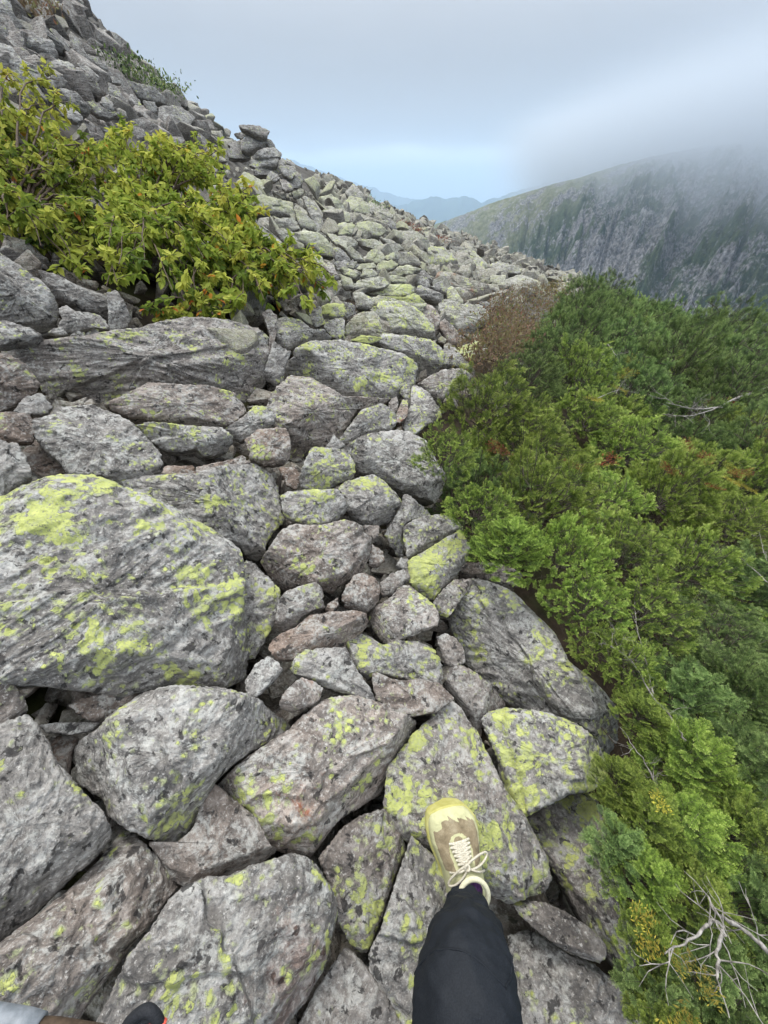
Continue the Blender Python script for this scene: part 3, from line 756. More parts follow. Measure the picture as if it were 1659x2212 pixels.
I|840,620 980,650 1000,690 920,690|thin ledge rock on the cliff|t=.55
I|640,520 740,560 830,640 800,700 700,600|slanting pale rock under the spire|t=.6
I|410,240 460,240 540,330 600,440 560,430 480,330|weathered crest rock left of the spire|t=.5
I|720,440 800,480 900,560 870,600 800,560|low crest rock right of the spire|t=.55
I|860,800 940,850 950,920 880,900 830,850|small wedge on the lower cliff|t=.48
I|700,860 780,840 880,910 1000,940 900,980 800,950|mauve rock at the cliff foot|t=.5
I|440,850 480,850 600,890 700,980 640,1010 520,960|pale slab emerging from the bush top|t=.7
I|1320,880 1500,880 1620,960 1560,1040 1400,1040 1320,960|grey rock mass at the end of the left skyline|t=.55
I|-90,100 60,240 100,380 0,330 -90,280|steep grey rib at the far left|t=.5
'''


def parse_rocks():
    out = []
    for line in ROCKS.strip().splitlines():
        tile, pts, label, opts = (line.split('|') + [''])[:4]
        x0, y0, s = TILES[tile]
        P = np.array([[float(a) for a in p.split(',')] for p in pts.split()])
        if tile != 'Z':
            P = (P / s + np.array([x0, y0])) * 0.6636
        o = dict(l=0.0, b=0.0, r=0.0, t=0.5, z=0.0, h=0.18, film=0.0, d=0.0, k=0.45, c='')
        for kv in opts.split():
            a, b = kv.split('=')
            o[a] = b if a == 'c' else float(b)
        out.append((P, label, o))
    return out


def rock_noise(P, size, rs):
    """Scalar relief in metres for points P of a rock of half-size SIZE."""
    off = rs.uniform(-50, 50, 3)
    f = min(size, 0.6)
    r = fbm(P * (1.1 / f) + off, 3) * 0.060 * f
    r = r + (ridged(P * (3.2 / f) + off, 4, 0.55) - 0.6) * 0.034 * f
    # foliation ledges
    a, b = rs.uniform(0, 2 * PI), rs.uniform(0.9, 1.5)
    nrm = np.array([math.cos(a) * math.sin(b) * 0.5, math.sin(a) * math.sin(b) * 0.5, 0.8])
    nrm /= np.linalg.norm(nrm)
    t = P @ nrm
    q = P * 2.2 / f * 0.35 + off
    lay = ridged(np.stack([t * 16 / f * 0.5 + fbm(q, 2) * 0.9, q[..., 0], q[..., 1]], -1), 3, 0.6) - 0.5
    r = r + lay * 0.024 * f
    if f > 0.1:
        r = r + fbm(P * 38 + off, 3, 0.65) * 0.0055
    return r


def smooth_closed(B, passes):
    for _ in range(passes):
        B = 0.25 * np.roll(B, 1, 0) + 0.5 * B + 0.25 * np.roll(B, -1, 0)
    return B


def build_rock(P, label, o, idx):
    rs = np.random.RandomState(1000 + idx)
    area = 0.5 * np.sum(P[:, 0] * np.roll(P[:, 1], -1) - P[:, 1] * np.roll(P[:, 0], -1))
    if area < 0:
        P = P[::-1]
    A = abs(area)
    cx = np.sum((P[:, 0] + np.roll(P[:, 0], -1)) * (P[:, 0] * np.roll(P[:, 1], -1) - P[:, 1] * np.roll(P[:, 0], -1))) / (6 * A) * (1)
    cy = np.sum((P[:, 1] + np.roll(P[:, 1], -1)) * (P[:, 0] * np.roll(P[:, 1], -1) - P[:, 1] * np.roll(P[:, 0], -1))) / (6 * A)
    t = o['d'] if o['d'] else hit(cx, cy, o['z'])
    if t is None:
        t = 17.0 if cx < 500 else 20.0
    d = ray(cx, cy)
    c = CAM + t * d
    tn = tnormal(c[0], c[1])
    vb = -d / np.linalg.norm(d)
    k = o['k']
    n = tn * (1 - k) + vb * k
    n = n + rs.normal(size=3) * 0.07
    n /= np.linalg.norm(n)
    if n @ vb < 0.35:
        n = n + vb * 0.5; n /= np.linalg.norm(n)
    # outline resampled on its edge, corners softened a little, and slightly ragged
    Q = np.concatenate([P, P[:1]])
    seg = np.hypot(*np.diff(Q, axis=0).T)
    per = seg.sum(); s = np.concatenate([[0], np.cumsum(seg)])
    m = int(np.clip(per / 3.0, 44, 440))
    u = np.linspace(0, per, m, endpoint=False)
    B = np.stack([np.interp(u, s, Q[:, 0]), np.interp(u, s, Q[:, 1])], -1)
    B = smooth_closed(B, 1 if m < 160 else 2)
    rad_px = math.sqrt(A / PI)
    cc = np.array([cx, cy])
    jit = fbm(np.stack([B[:, 0] / rad_px * 2.4, B[:, 1] / rad_px * 2.4, np.full(m, idx * 1.7)], -1), 3, 0.6)
    jit2 = ridged(np.stack([B[:, 0] / 13.0, B[:, 1] / 13.0, np.full(m, idx * 3.1)], -1), 3, 0.6) - 0.7
    B = cc + (B - cc) * (1.015 + 0.022 * jit[:, None]) + (B - cc) / rad_px * 1.6 * jit2[:, None] * 1.5
    dirs = ray(B[:, 0], B[:, 1])
    tt = ((c - CAM) @ n) / (dirs @ n)
    tt = np.clip(tt, t * 0.62, t * 1.5)
    W = CAM + tt[:, None] * dirs
    ex = np.cross(np.array([0, 1.0, 0]), n); ex /= np.linalg.norm(ex)
    ey = np.cross(n, ex)
    rel = W - c
    half = math.sqrt(np.mean((rel ** 2).sum(1)) / 1.15)
    rmin = rad_px / 829.5 * t
    nr = int(np.clip(rad_px / 4.2, 7, 60))
    ss = np.sin(np.linspace(0.03, 1, nr) * PI / 2) ** 1.0
    cuts = []
    if o['c']:
        for q in o['c'].split(';'):
            a, ds, sl = [float(x) for x in q.split(',')]
            cuts.append((R(a), ds, sl))
    # bevel planes that run along the straight sides of the outline
    dP = ray(P[:, 0], P[:, 1]); tP = np.clip(((c - CAM) @ n) / (dP @ n), t * 0.62, t * 1.5)
    WP = CAM + tP[:, None] * dP - c
    q2 = np.stack([WP @ ex, WP @ ey], -1) / half
    for a_ in range(len(q2)):
        e_ = q2[(a_ + 1) % len(q2)] - q2[a_]
        ln = np.hypot(*e_)
        if ln < 0.18: continue
        nn = np.array([e_[1], -e_[0]]) / ln
        sup = float(nn @ (q2[a_] + e_ / 2))
        if sup < 0: nn, sup = -nn, -sup
        down = nn[1] < -0.3
        if down and rs.rand() < 0.75:
            cuts.append((math.atan2(nn[1], nn[0]), sup * rs.uniform(0.58, 0.88), rs.uniform(0.8, 1.9)))
        elif rs.rand() < 0.40:
            cuts.append((math.atan2(nn[1], nn[0]), sup * rs.uniform(0.70, 0.98), rs.uniform(0.3, 1.5)))
    for _ in range(3):
        cuts.append((rs.uniform(0, 2 * PI), rs.uniform(-0.1, 0.5), rs.uniform(0.10, 0.40)))
    top = c + ss[:, None, None] * rel[None]                       # rings x m x 3
    lx = (rel @ ex) / half; ly = (rel @ ey) / half
    X = ss[:, None] * lx; Y = ss[:, None] * ly
    h = o['h'] * rmin * 0.12 * (1 - ss[:, None] ** 3.0) * np.ones_like(X) + rmin * 0.07
    cut = np.zeros_like(h)
    for a, ds, sl in cuts:
        cut = np.maximum(cut, sl * np.clip(X * math.cos(a) + Y * math.sin(a) - ds, 0, None))
    h = h - cut * rmin * 0.9
    if half > 0.09:                                                   # fracture steps across the face
        for _ in range(1 + rs.randint(3)):
            a = rs.uniform(0, 2 * PI); off = rs.uniform(-0.1, 0.75)
            wob = 0.16 * fbm(np.stack([X * 1.6 + rs.uniform(0, 50), Y * 1.6, 0 * X], -1), 3, 0.6)
            dd = X * math.cos(a) + Y * math.sin(a) - off + wob
            h = h - rmin * rs.uniform(0.03, 0.11) * sstep(-0.025, 0.03, dd)
    h = h - rmin * 0.04 * ss[:, None] ** 40
    vdir = CAM - top; vdir /= np.linalg.norm(vdir, axis=-1)[..., None]
    hd = vdir * 0.75 + n * 0.25
    rn = rock_noise(top, half, rs)
    top = top + hd * (h + rn)[..., None]
    # undersides
    away = -vdir[-1] * 0.45 - n * 0.55
    away = away + np.array([0, 0, -0.25]); away /= np.linalg.norm(away, axis=-1)[..., None]
    th = max(rmin * 0.95, 0.05)
    edge = top[-1]
    cen = edge.mean(0)
    und = []
    for sh, dd in ((0.992, 0.05), (0.975, 0.16), (0.94, 0.36), (0.86, 0.62), (0.66, 0.88), (0.3, 1.0)):
        ring = cen + (edge - cen) * sh + away * (th * dd)
        ring = ring + away * (rock_noise(ring, half, np.random.RandomState(1000 + idx)) * 0.8)[:, None]
        und.append(ring)
    rings = np.concatenate([top, np.stack(und)], 0)
    nR = rings.shape[0]
    V = rings.reshape(-1, 3)
    c0 = top[0].mean(0); c1 = rings[-1].mean(0)
    V = np.concatenate([V, c0[None], c1[None]])
    i = np.arange(nR - 1)[:, None] * m + np.arange(m)[None]
    j = np.arange(nR - 1)[:, None] * m + (np.arange(m) + 1)[None] % m
    F4 = np.stack([i, i + m, j + m, j], -1).reshape(-1, 4)
    a = np.arange(m); b = (a + 1) % m
    F3 = np.concatenate([np.stack([np.full(m, nR * m), a, b], -1), np.stack([np.full(m, nR * m + 1), (nR - 1) * m + b, (nR - 1) * m + a], -1)])
    # make sure normals face out: first top face should look along n
    v0, v1, v2 = V[F3[0][0]], V[F3[0][1]], V[F3[0][2]]
    if np.cross(v1 - v0, v2 - v0) @ n < 0:
        F4 = F4[:, ::-1]; F3 = F3[:, ::-1]
    org = c - n * th * 0.8
    name = 'boulder' if half > 0.22 else 'stone'
    ob = mesh_obj(name, V - org, [F4, F3], M_ROCK)
    ob.location = org
    tag(ob, label, name, 'stones stacked in the cairn' if 'cairn' in label and o['d'] else 'lichened rocks of the boulder field')
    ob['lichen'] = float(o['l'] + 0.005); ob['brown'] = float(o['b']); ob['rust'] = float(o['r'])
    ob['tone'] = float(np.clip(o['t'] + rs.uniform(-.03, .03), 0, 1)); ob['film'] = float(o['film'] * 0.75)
    return dict(ob=ob, c=c, px=cc, rad=rad_px, poly=P, label=label, t=t, n=n, half=half)


BUILT = [build_rock(P, lb, o, i) for i, (P, lb, o) in enumerate(parse_rocks())]

# ------------------------------------------------------------------ the setting
def polar_grid(name, az0, az1, naz, rr, zfun, mat, attrs=None, kind='structure', thick=False):
    az = np.radians(np.linspace(az0, az1, naz))
    rr = np.asarray(rr, float)
    A, RR = np.meshgrid(az, rr, indexing='ij')
    x, y = RR * np.sin(A), RR * np.cos(A)
    z = zfun(x, y, A, RR)
    V = np.stack([x, y, z], -1).reshape(-1, 3)
    n = len(rr)
    i = np.arange(naz - 1)[:, None] * n + np.arange(n - 1)[None]
    F = np.stack([i, i + 1, i + n + 1, i + n], -1).reshape(-1, 4)
    o = mesh_obj(name, V, F[:, ::-1], mat, attrs=attrs(x, y, A, RR) if attrs else None)
    tag(o, kind=kind)
    return o


def ground_z(x, y, A, RR):
    z = T(x, y) - 0.30 - 0.16 * sstep(3.2, 1.6, RR) - 0.25 * sstep(0.4, 3, -x) * 0 + 0.05 * fbm(np.stack([x * 1.5, y * 1.5, x * 0], -1), 3)
    far = np.clip(RR - 40, 0, None)
    z = np.where(RR > 40, z - far * 0.6, z)
    return np.maximum(z, -640 + 0 * z)


gr = polar_grid('ground', -180, 180, 181, np.concatenate([np.arange(0.02, 6, 0.12), np.arange(6, 40, 0.5), [45, 60, 90, 140, 220, 400, 700, 1100]]), ground_z, M_SOIL)
valley = polar_grid('valley_floor', -180, 180, 91, [300, 900, 2000, 4000, 8000, 14000, 22000],
                    lambda x, y, A, RR: -650 + 0 * x, M_RIDGE)


# the mountain across the ravine
def interp_el(azdeg, pts):
    xs, ys = zip(*pts)
    return np.interp(azdeg, xs, ys)


def px_azel(u, v):
    d = ray(u, v)
    return math.degrees(math.atan2(d[0], d[1])), math.degrees(math.atan2(d[2], math.hypot(d[0], d[1])))


def silhouette(pts):
    return sorted(px_azel(u, v) for u, v in pts)


SIL = silhouette([(860, 516), (920, 492), (985, 470), (1060, 440), (1130, 418), (1195, 398), (1240, 388), (1290, 372), (1340, 356), (1420, 336),
                  (1520, 318), (1659, 300), (1900, 300)])


def mount_z(x, y, A, RR):
    azd = np.degrees(A)
    el = interp_el(azd, SIL)
    Rr = np.interp(azd, [2, 8, 20, 45, 70], [1500, 1300, 1050, 900, 850])       # ridge distance
    Rb = np.interp(azd, [2, 8, 20, 45, 70], [620, 560, 470, 400, 380])           # foot of the wall
    zr = CAMZ + Rr * np.tan(np.radians(el))
    s = (RR - Rb) / (Rr - Rb)
    zb = -330.0
    sh = np.interp(azd, [2, 12, 25, 45], [1.0, 0.9, 0.55, 0.40])
    prof = np.where(s < 1, np.clip(s, 0, 1) ** sh, 1 - 0.5 * (s - 1))
    z = zb + (zr - zb) * prof
    z = np.where(s < 0, zb + s * 250, z)
    P = np.stack([azd * 0.55, s * 1.6, 0 * x], -1)
    gul = ridged(np.stack([azd * 0.30 + 0.6 * fbm(P, 2), s * 1.1, 0 * x + 3.3], -1), 5, 0.55)
    fine = ridged(np.stack([azd * 0.9 + 0.5 * gul, s * 38, 0 * x + 8.3], -1), 5, 0.65)
    amp = np.clip(s, 0, 1) * np.clip(1 - s, 0, 1) * 4
    z = z + (gul - 0.8) * 26 * amp + (fine - 0.7) * 11 * np.clip(amp + 0.10, 0, 1)
    return z


def mount_attr(x, y, A, RR):
    azd = np.degrees(A)
    Rr = np.interp(azd, [2, 8, 20, 45, 70], [1500, 1300, 1050, 900, 850])
    Rb = np.interp(azd, [2, 8, 20, 45, 70], [620, 560, 470, 400, 380])
    s = (RR - Rb) / (Rr - Rb)
    lim = np.interp(azd, [2, 10, 20, 30, 45], [0.05, 0.35, 0.72, 0.9, 0.97])
    return {'ledge': np.clip((s - lim) * 5 + 0.4 * fbm(np.stack([azd * .4, s * 6, s * 0], -1), 3), 0, 1).ravel()}


polar_grid('mountain', 1.5, 72, 620, np.linspace(300, 1750, 420), mount_z, M_MOUNT, attrs=mount_attr)


def far_ridge(pts, dist, seed, amp):
    S = silhouette(pts)

    def zf(x, y, A, RR):
        azd = np.degrees(A)
        el = interp_el(azd, S)
        zr = CAMZ + dist * np.tan(np.radians(el))
        s = 1 - np.abs(RR - dist) / 2200.0
        z = -650 + (zr + 650) * np.clip(s, 0, 1) ** 0.8
        return z + amp * fbm(np.stack([azd * 0.9 + seed, RR / 900, 0 * x], -1), 5, 0.55) * np.clip(s, 0, 1)
    rr = np.concatenate([np.linspace(dist - 2200, dist, 40), np.linspace(dist, dist + 2200, 8)[1:]])
    return polar_grid('far_ridge', S[0][0], S[-1][0], 260, rr, zf, M_RIDGE)


far_ridge([(300, 330), (560, 352), (620, 342), (650, 352), (700, 372), (760, 392), (830, 415), (900, 432), (1000, 452), (1200, 470), (1500, 480)], 9500, 3.0, 30)
far_ridge([(700, 460), (800, 442), (870, 440), (905, 432), (935, 424), (975, 428), (1003, 422), (1040, 436), (1080, 424), (1120, 412),
           (1180, 396), (1215, 388), (1300, 380), (1700, 372)], 6800, 9.0, 22)


# air and the cloud lying on the mountain
def box(name, lo, hi):
    lo, hi = np.array(lo, float), np.array(hi, float)
    c = np.array([[0, 0, 0], [1, 0, 0], [1, 1, 0], [0, 1, 0], [0, 0, 1], [1, 0, 1], [1, 1, 1], [0, 1, 1]], float)
    V = lo + c * (hi - lo)
    F = np.array([[0, 3, 2, 1], [4, 5, 6, 7], [0, 1, 5, 4], [1, 2, 6, 5], [2, 3, 7, 6], [3, 0, 4, 7]])
    return mesh_obj(name, V, F, None, smooth=False)


HZ = box('haze', (-23000, -23000, -655), (23000, 23000, 520))
tag(HZ, kind='stuff')
hm = bpy.data.materials.new('air'); hm.use_nodes = True
hn, hl = hm.node_tree.nodes, hm.node_tree.links
hn.clear()
ho = hn.new('ShaderNodeOutputMaterial')
hv = hn.new('ShaderNodeVolumePrincipled')
hv.inputs['Color'].default_value = (0.64, 0.81, 1.0, 1)
hv.inputs['Density'].default_value = 0.00017
hl.new(hv.outputs[0], ho.inputs['Volume'])
HZ.data.materials.append(hm)

def ellips(name, spheres, mat):
    pass


MI = box('mist', (150, 330, -120), (1500, 1500, 170))
tag(MI, kind='stuff')
mm = bpy.data.materials.new('drifting_mist'); mm.use_nodes = True
mn, ml = mm.node_tree.nodes, mm.node_tree.links
mn.clear()
mo = mn.new('ShaderNodeOutputMaterial')
mv = mn.new('ShaderNodeVolumePrincipled')
mv.inputs['Color'].default_value = (0.72, 0.765, 0.815, 1)
geo = mn.new('ShaderNodeNewGeometry')
sx = mn.new('ShaderNodeSeparateXYZ'); ml.new(geo.outputs['Position'], sx.inputs[0])
nz = N(mn, 'ShaderNodeTexNoise', i_Scale=0.0075, i_Detail=4.0, i_Roughness=0.55)
ml.new(geo.outputs['Position'], nz.inputs['Vector'])
# threshold height falls to the right (+x)
hgt = math_n(mn, ml, 'MULTIPLY_ADD', sx.outputs['X'], 0.13, -35.0)
hgt = math_n(mn, ml, 'ADD', hgt, sx.outputs['Z'])
hgt = math_n(mn, ml, 'MULTIPLY_ADD', nz.outputs[0], 150.0, hgt)
den = N(mn, 'ShaderNodeMapRange', interpolation_type='SMOOTHSTEP')
ml.new(hgt, den.inputs['Value'])
den.inputs['From Min'].default_value = 5.0
den.inputs['From Max'].default_value = 240.0
den.inputs['To Min'].default_value = 0.0
den.inputs['To Max'].default_value = 0.042
topf = N(mn, 'ShaderNodeMapRange', interpolation_type='SMOOTHSTEP')
ml.new(sx.outputs['Z'], topf.inputs['Value'])
topf.inputs['From Min'].default_value = 165.0; topf.inputs['From Max'].default_value = 60.0
lf = N(mn, 'ShaderNodeMapRange', interpolation_type='SMOOTHSTEP')
ml.new(sx.outputs['X'], lf.inputs['Value'])
lf.inputs['From Min'].default_value = 240.0; lf.inputs['From Max'].default_value = 720.0
dd = math_n(mn, ml, 'MULTIPLY', math_n(mn, ml, 'MULTIPLY', den.outputs[0], topf.outputs[0]), lf.outputs[0])
ml.new(dd, mv.inputs['Density'])
ml.new(mv.outputs[0], mo.inputs['Volume'])
MI.data.materials.append(mm)

# ------------------------------------------------------------------ scattered rocks between the drawn ones
def generic_rock(seed, sub=2):
    """A broken block: convex hull of a few points, subdivided and roughened, edges kept."""
    import bmesh
    rs = np.random.RandomState(seed)
    n = rs.randint(9, 15)
    p = rs.uniform(-1, 1, (n * 3, 3))
    p = p[np.abs(p).max(1) > 0.72][:n]
    p = p / np.maximum(1, np.linalg.norm(p, axis=1)[:, None] / 1.15)
    p = p * np.array([1.0, rs.uniform(0.55, 0.9), rs.uniform(0.38, 0.7)])
    bm = bmesh.new()
    for q in p: bm.verts.new(q)
    bmesh.ops.convex_hull(bm, input=bm.verts)
    for v in [v for v in bm.verts if not v.link_faces]: bm.verts.remove(v)
    bmesh.ops.bevel(bm, geom=list(bm.edges), offset=0.035, segments=1, affect='EDGES')
    bmesh.ops.triangulate(bm, faces=list(bm.faces))
    for _ in range(sub):
        bmesh.ops.subdivide_edges(bm, edges=[e for e in bm.edges if e.calc_length() > 0.16], cuts=1)
        bmesh.ops.triangulate(bm, faces=list(bm.faces))
    bm.verts.index_update()
    V = np.array([v.co[:] for v in bm.verts]); F = np.array([[v.index for v in f.verts] for f in bm.faces])
    bm.free()
    d = 0.030 * fbm(V * 3 + seed, 4, .6) + 0.016 * (ridged(V * 6 + seed, 3) - .6)
    return V * (1 + d)[:, None], F


def rot_to(n, ang):
    z = Vector(n).normalized()
    q = z.to_track_quat('Z', 'Y').to_matrix()
    from mathutils import Matrix
    return (q @ Matrix.Rotation(ang, 3, 'Z'))


GEN = [generic_rock(50 + k, 3) for k in range(12)]
GENM = []
for k, (V, F3) in enumerate(GEN):
    o = mesh_obj('stone', V, F3, M_ROCK)
    o.data.set_sharp_from_angle(angle=R(28))
    GENM.append(o.data)
    bpy.data.objects.remove(o)

# where the bushes and firs stand, in drawing coordinates
FIR_ZONE = [(1225, 640), (1265, 622), (1330, 632), (1450, 650), (1560, 650), (1700, 640), (2300, 640), (2300, 2700), (1430, 2700), (1390, 2400), (1372, 2212),
            (1352, 2050), (1290, 1880), (1285, 1700), (1325, 1640), (1300, 1540), (1240, 1440), (1190, 1380), (1140, 1290),
            (1100, 1225), (1010, 1160), (950, 1070), (925, 1000), (905, 930), (950, 840), (1060, 800), (1125, 780), (1190, 705)]
HEATH_ZONE = [(1045, 700), (1070, 650), (1130, 625), (1200, 615), (1230, 640), (1180, 700), (1120, 770), (1060, 790), (1015, 800), (1010, 760), (1060, 730)]
BPX = np.array([b['px'] for b in BUILT]); BRAD = np.array([b['rad'] for b in BUILT])


def zone_name(u, v):
    if u < 440 and v < 480: return 'left'
    if v < 480: return 'crest'
    if u > 1000: return 'right'
    return 'mid'


LBL = {'left': ('grey stone in the bouldery slope on the left skyline', 'loose stones of the left hillside'),
       'crest': ('small lichened stone near the crest past the cairn', 'loose stones of the crest'),
       'right': ('small pale stone on the right end of the rocky slope', 'loose stones of the right slope'),
       'mid': ('small grey stone in the scree between larger lichened rocks', 'loose stones of the middle scree')}
rs = np.random.RandomState(5)
cnt = 0
cand = []
for _ in range(60000):
    az = rs.uniform(-34, 24); d = 3.0 * (21 / 3.0) ** rs.rand()
    x, y = d * math.sin(R(az)), d * math.cos(R(az))
    z = float(T(x, y))
    u, v, dep = project(np.array([x, y, z]))
    if v > 760 or u < -40: continue
    cand.append((x, y, z, u, v, dep))
placed = []
for x, y, z, u, v, dep in cand:
    if len(placed) >= 118: break
    if pinpoly(u, v, FIR_ZONE) or pinpoly(u, v, HEATH_ZONE): continue
    if u < 480 and v > 300 and v < 760: continue
    if 480 < u < 670 and v < 400: continue
    size = rs.uniform(0.13, 0.36) * (1.0 if dep < 9 else 1.5)
    pr = size / dep * 829
    if pr < 5: continue
    dd = np.hypot(BPX[:, 0] - u, BPX[:, 1] - v)
    if np.any(dd < BRAD * 0.80 + pr * 0.25): continue
    if any(math.hypot(x - a, y - b) < (s + size) * 0.8 for a, b, s in placed): continue
    placed.append((x, y, size))
    o = bpy.data.objects.new('stone', GENM[rs.randint(12)])
    COL.objects.link(o)
    o.location = (x, y, z - size * 0.30)
    n = tnormal(x, y) + rs.normal(size=3) * 0.5
    o.rotation_euler = rot_to(n, rs.uniform(0, 6.28)).to_euler()
    o.scale = (size, size, size)
    lb, gp = LBL[zone_name(u, v)]
    tag(o, lb, 'stone', gp)
    o['lichen'] = -0.02; o['brown'] = float(rs.rand() * 0.4); o['rust'] = 0.0
    o['tone'] = float(rs.uniform(.45, .7)); o['film'] = float(rs.uniform(0.1, 0.6) if u > 440 else rs.uniform(0, .15))

# rubble at the bottom of every gap and on the hidden ground between rocks: one mass
bins = {0: ([], []), 1: ([], []), 2: ([], [])}
rs = np.random.RandomState(11)
small = [generic_rock(80 + k, 1) for k in range(10)]
n_r = 0
for _ in range(13000):
    az = rs.uniform(-60, 60); d = 0.35 * (26 / 0.35) ** rs.rand()
    x, y = d * math.sin(R(az)), d * math.cos(R(az))
    if _ % 6 == 0:
        az = rs.uniform(-36, 24); d = rs.uniform(11, 21 + 9 * (az > -8)); x, y = d * math.sin(R(az)), d * math.cos(R(az))
    if d < 2.5: x, y = rs.uniform(-2.0, 1.6), rs.uniform(-.5, 2.5)
    u, v, dep = project(np.array([x, y, float(T(x, y))]))
    if pinpoly(u, v, FIR_ZONE) or pinpoly(u, v, HEATH_ZONE): continue
    cz = 470 < u < 680 and v < 430
    size = (0.02 if cz else 0.045) * math.exp(rs.uniform(0, 1.35)) * (1 if d < 4 else min(d / 4, 3.0))
    V, F3 = small[rs.randint(10)]
    M = np.array(rot_to(tnormal(x, y) + rs.normal(size=3) * 0.9, rs.uniform(0, 6.28)))
    z = float(T(x, y)) - (0.36 if d < 2.2 else 0.27 if d < 4 else 0.17) - rs.uniform(0, .08) - (0.07 if d > 5.5 else 0)
    if u < 440 and v < 420:
        if rs.rand() < .25: continue
        size *= 1.15; z -= 0.05
    bk = bins[2 if u < 440 and v < 500 else int(d > 5.5)]
    bk[1].append(F3)
    bk[0].append((V * size) @ M.T + np.array([x, y, z]))
    n_r += 1
    if n_r > 4600: break
for kb, (lb, li_, br_, tn_, fl_) in {0: ('loose rubble filling the gaps between the boulders', -.12, .5, .25, .1),  # gap rubble has a darkened tone, crevice shade put into its colour
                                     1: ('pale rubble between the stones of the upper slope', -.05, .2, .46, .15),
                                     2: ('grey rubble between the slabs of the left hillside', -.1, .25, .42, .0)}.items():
    VV, FF = bins[kb]
    offs = np.cumsum([0] + [len(q) for q in VV])[:-1]
    rub = mesh_obj('rubble', np.concatenate(VV), np.concatenate([f_ + o_ for f_, o_ in zip(FF, offs)]), M_ROCK)
    rub.data.set_sharp_from_angle(angle=R(28))
    tag(rub, lb, kind='stuff')
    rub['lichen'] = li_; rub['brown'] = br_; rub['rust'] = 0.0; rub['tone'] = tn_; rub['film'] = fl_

# ------------------------------------------------------------------ firs
def nrmz(v):
    return v / (np.linalg.norm(v, axis=-1)[..., None] + 1e-9)


def needle_mesh(S, D, U, L, rs, tint, nl=0.017, step=0.0010, w=0.00115, curl=0.25, bare=0.0):
    """Needles along straight twigs. S start, D direction, U up, L length; two flat ranks plus an upper rank."""
    n = np.maximum((L / step).astype(int), 3)
    idx = np.repeat(np.arange(len(S)), n)
    k = np.arange(n.sum()) - np.repeat(np.cumsum(n) - n, n)
    f = (k + rs.rand(len(k))) / n[idx]
    keep = f > bare
    idx, k, f = idx[keep], k[keep], f[keep]
    d, u = D[idx], U[idx]
    s = np.cross(d, u)
    th = rs.uniform(-0.30, 1.30, len(k)) * PI          # all round the twig, sparse underneath
    lat, up = np.cos(th) * 1.15, np.sin(th) * 0.85
    fw = rs.uniform(0.30, 0.60, len(k)) + 0.9 * np.clip(f - 0.82, 0, 1) * 5
    nd = nrmz(d * fw[:, None] + s * lat[:, None] + u * up[:, None] + rs.normal(size=(len(k), 3)) * 0.08)
    base = S[idx] + d * (f * L[idx])[:, None]
    ln = nl * rs.uniform(0.8, 1.1, len(k)) * (1 - 0.30 * f)
    tip = base + nd * ln[:, None] + u * (ln * curl * 0.3)[:, None]
    wd = nrmz(np.cross(nd, u + rs.normal(size=(len(k), 3)) * 0.3)) * w
    mid = base + nd * (ln * 0.55)[:, None]
    V = np.stack([base, mid + wd, tip, mid - wd], 1).reshape(-1, 3)
    F = np.arange(len(V)).reshape(-1, 4)
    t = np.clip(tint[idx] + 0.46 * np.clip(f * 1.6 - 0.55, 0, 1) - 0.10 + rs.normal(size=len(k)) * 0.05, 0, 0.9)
    return V, F, np.repeat(t, 4)


def spray(base, d, up, L, rs, tint, out, dens=1.0):
    """A flat fir branch: main axis with opposite side shoots, each a bottlebrush. Appends shoot segments."""
    nseg = 5
    p = base.copy(); dd = d.copy()
    axis = [p.copy()]
    side = nrmz(np.cross(dd, up))
    seg = L / nseg
    for i in range(nseg):
        u_ = nrmz(np.cross(side, dd))
        out['S'].append(p.copy()); out['D'].append(dd.copy()); out['U'].append(u_); out['L'].append(seg)
        out['t'].append(tint + 0.06 * (i - 2))
        if i < nseg - 1:
            for sg in (-1, 1):
                q = p + dd * seg * rs.uniform(0.75, 1.0)
                tl = (0.24 + 0.24 * (1 - abs(i - 1) / 3)) * L * rs.uniform(0.8, 1.15)
                td = nrmz(dd * 0.80 + side * sg * rs.uniform(0.65, 0.95) + u_ * rs.uniform(-.05, .25))
                out['S'].append(q); out['D'].append(td); out['U'].append(u_); out['L'].append(tl)
                out['t'].append(tint + rs.uniform(-.03, .08))
        p = p + dd * seg
        dd = nrmz(dd + u_ * 0.08 + rs.normal(size=3) * 0.04)
        axis.append(p.copy())
    return np.array(axis)


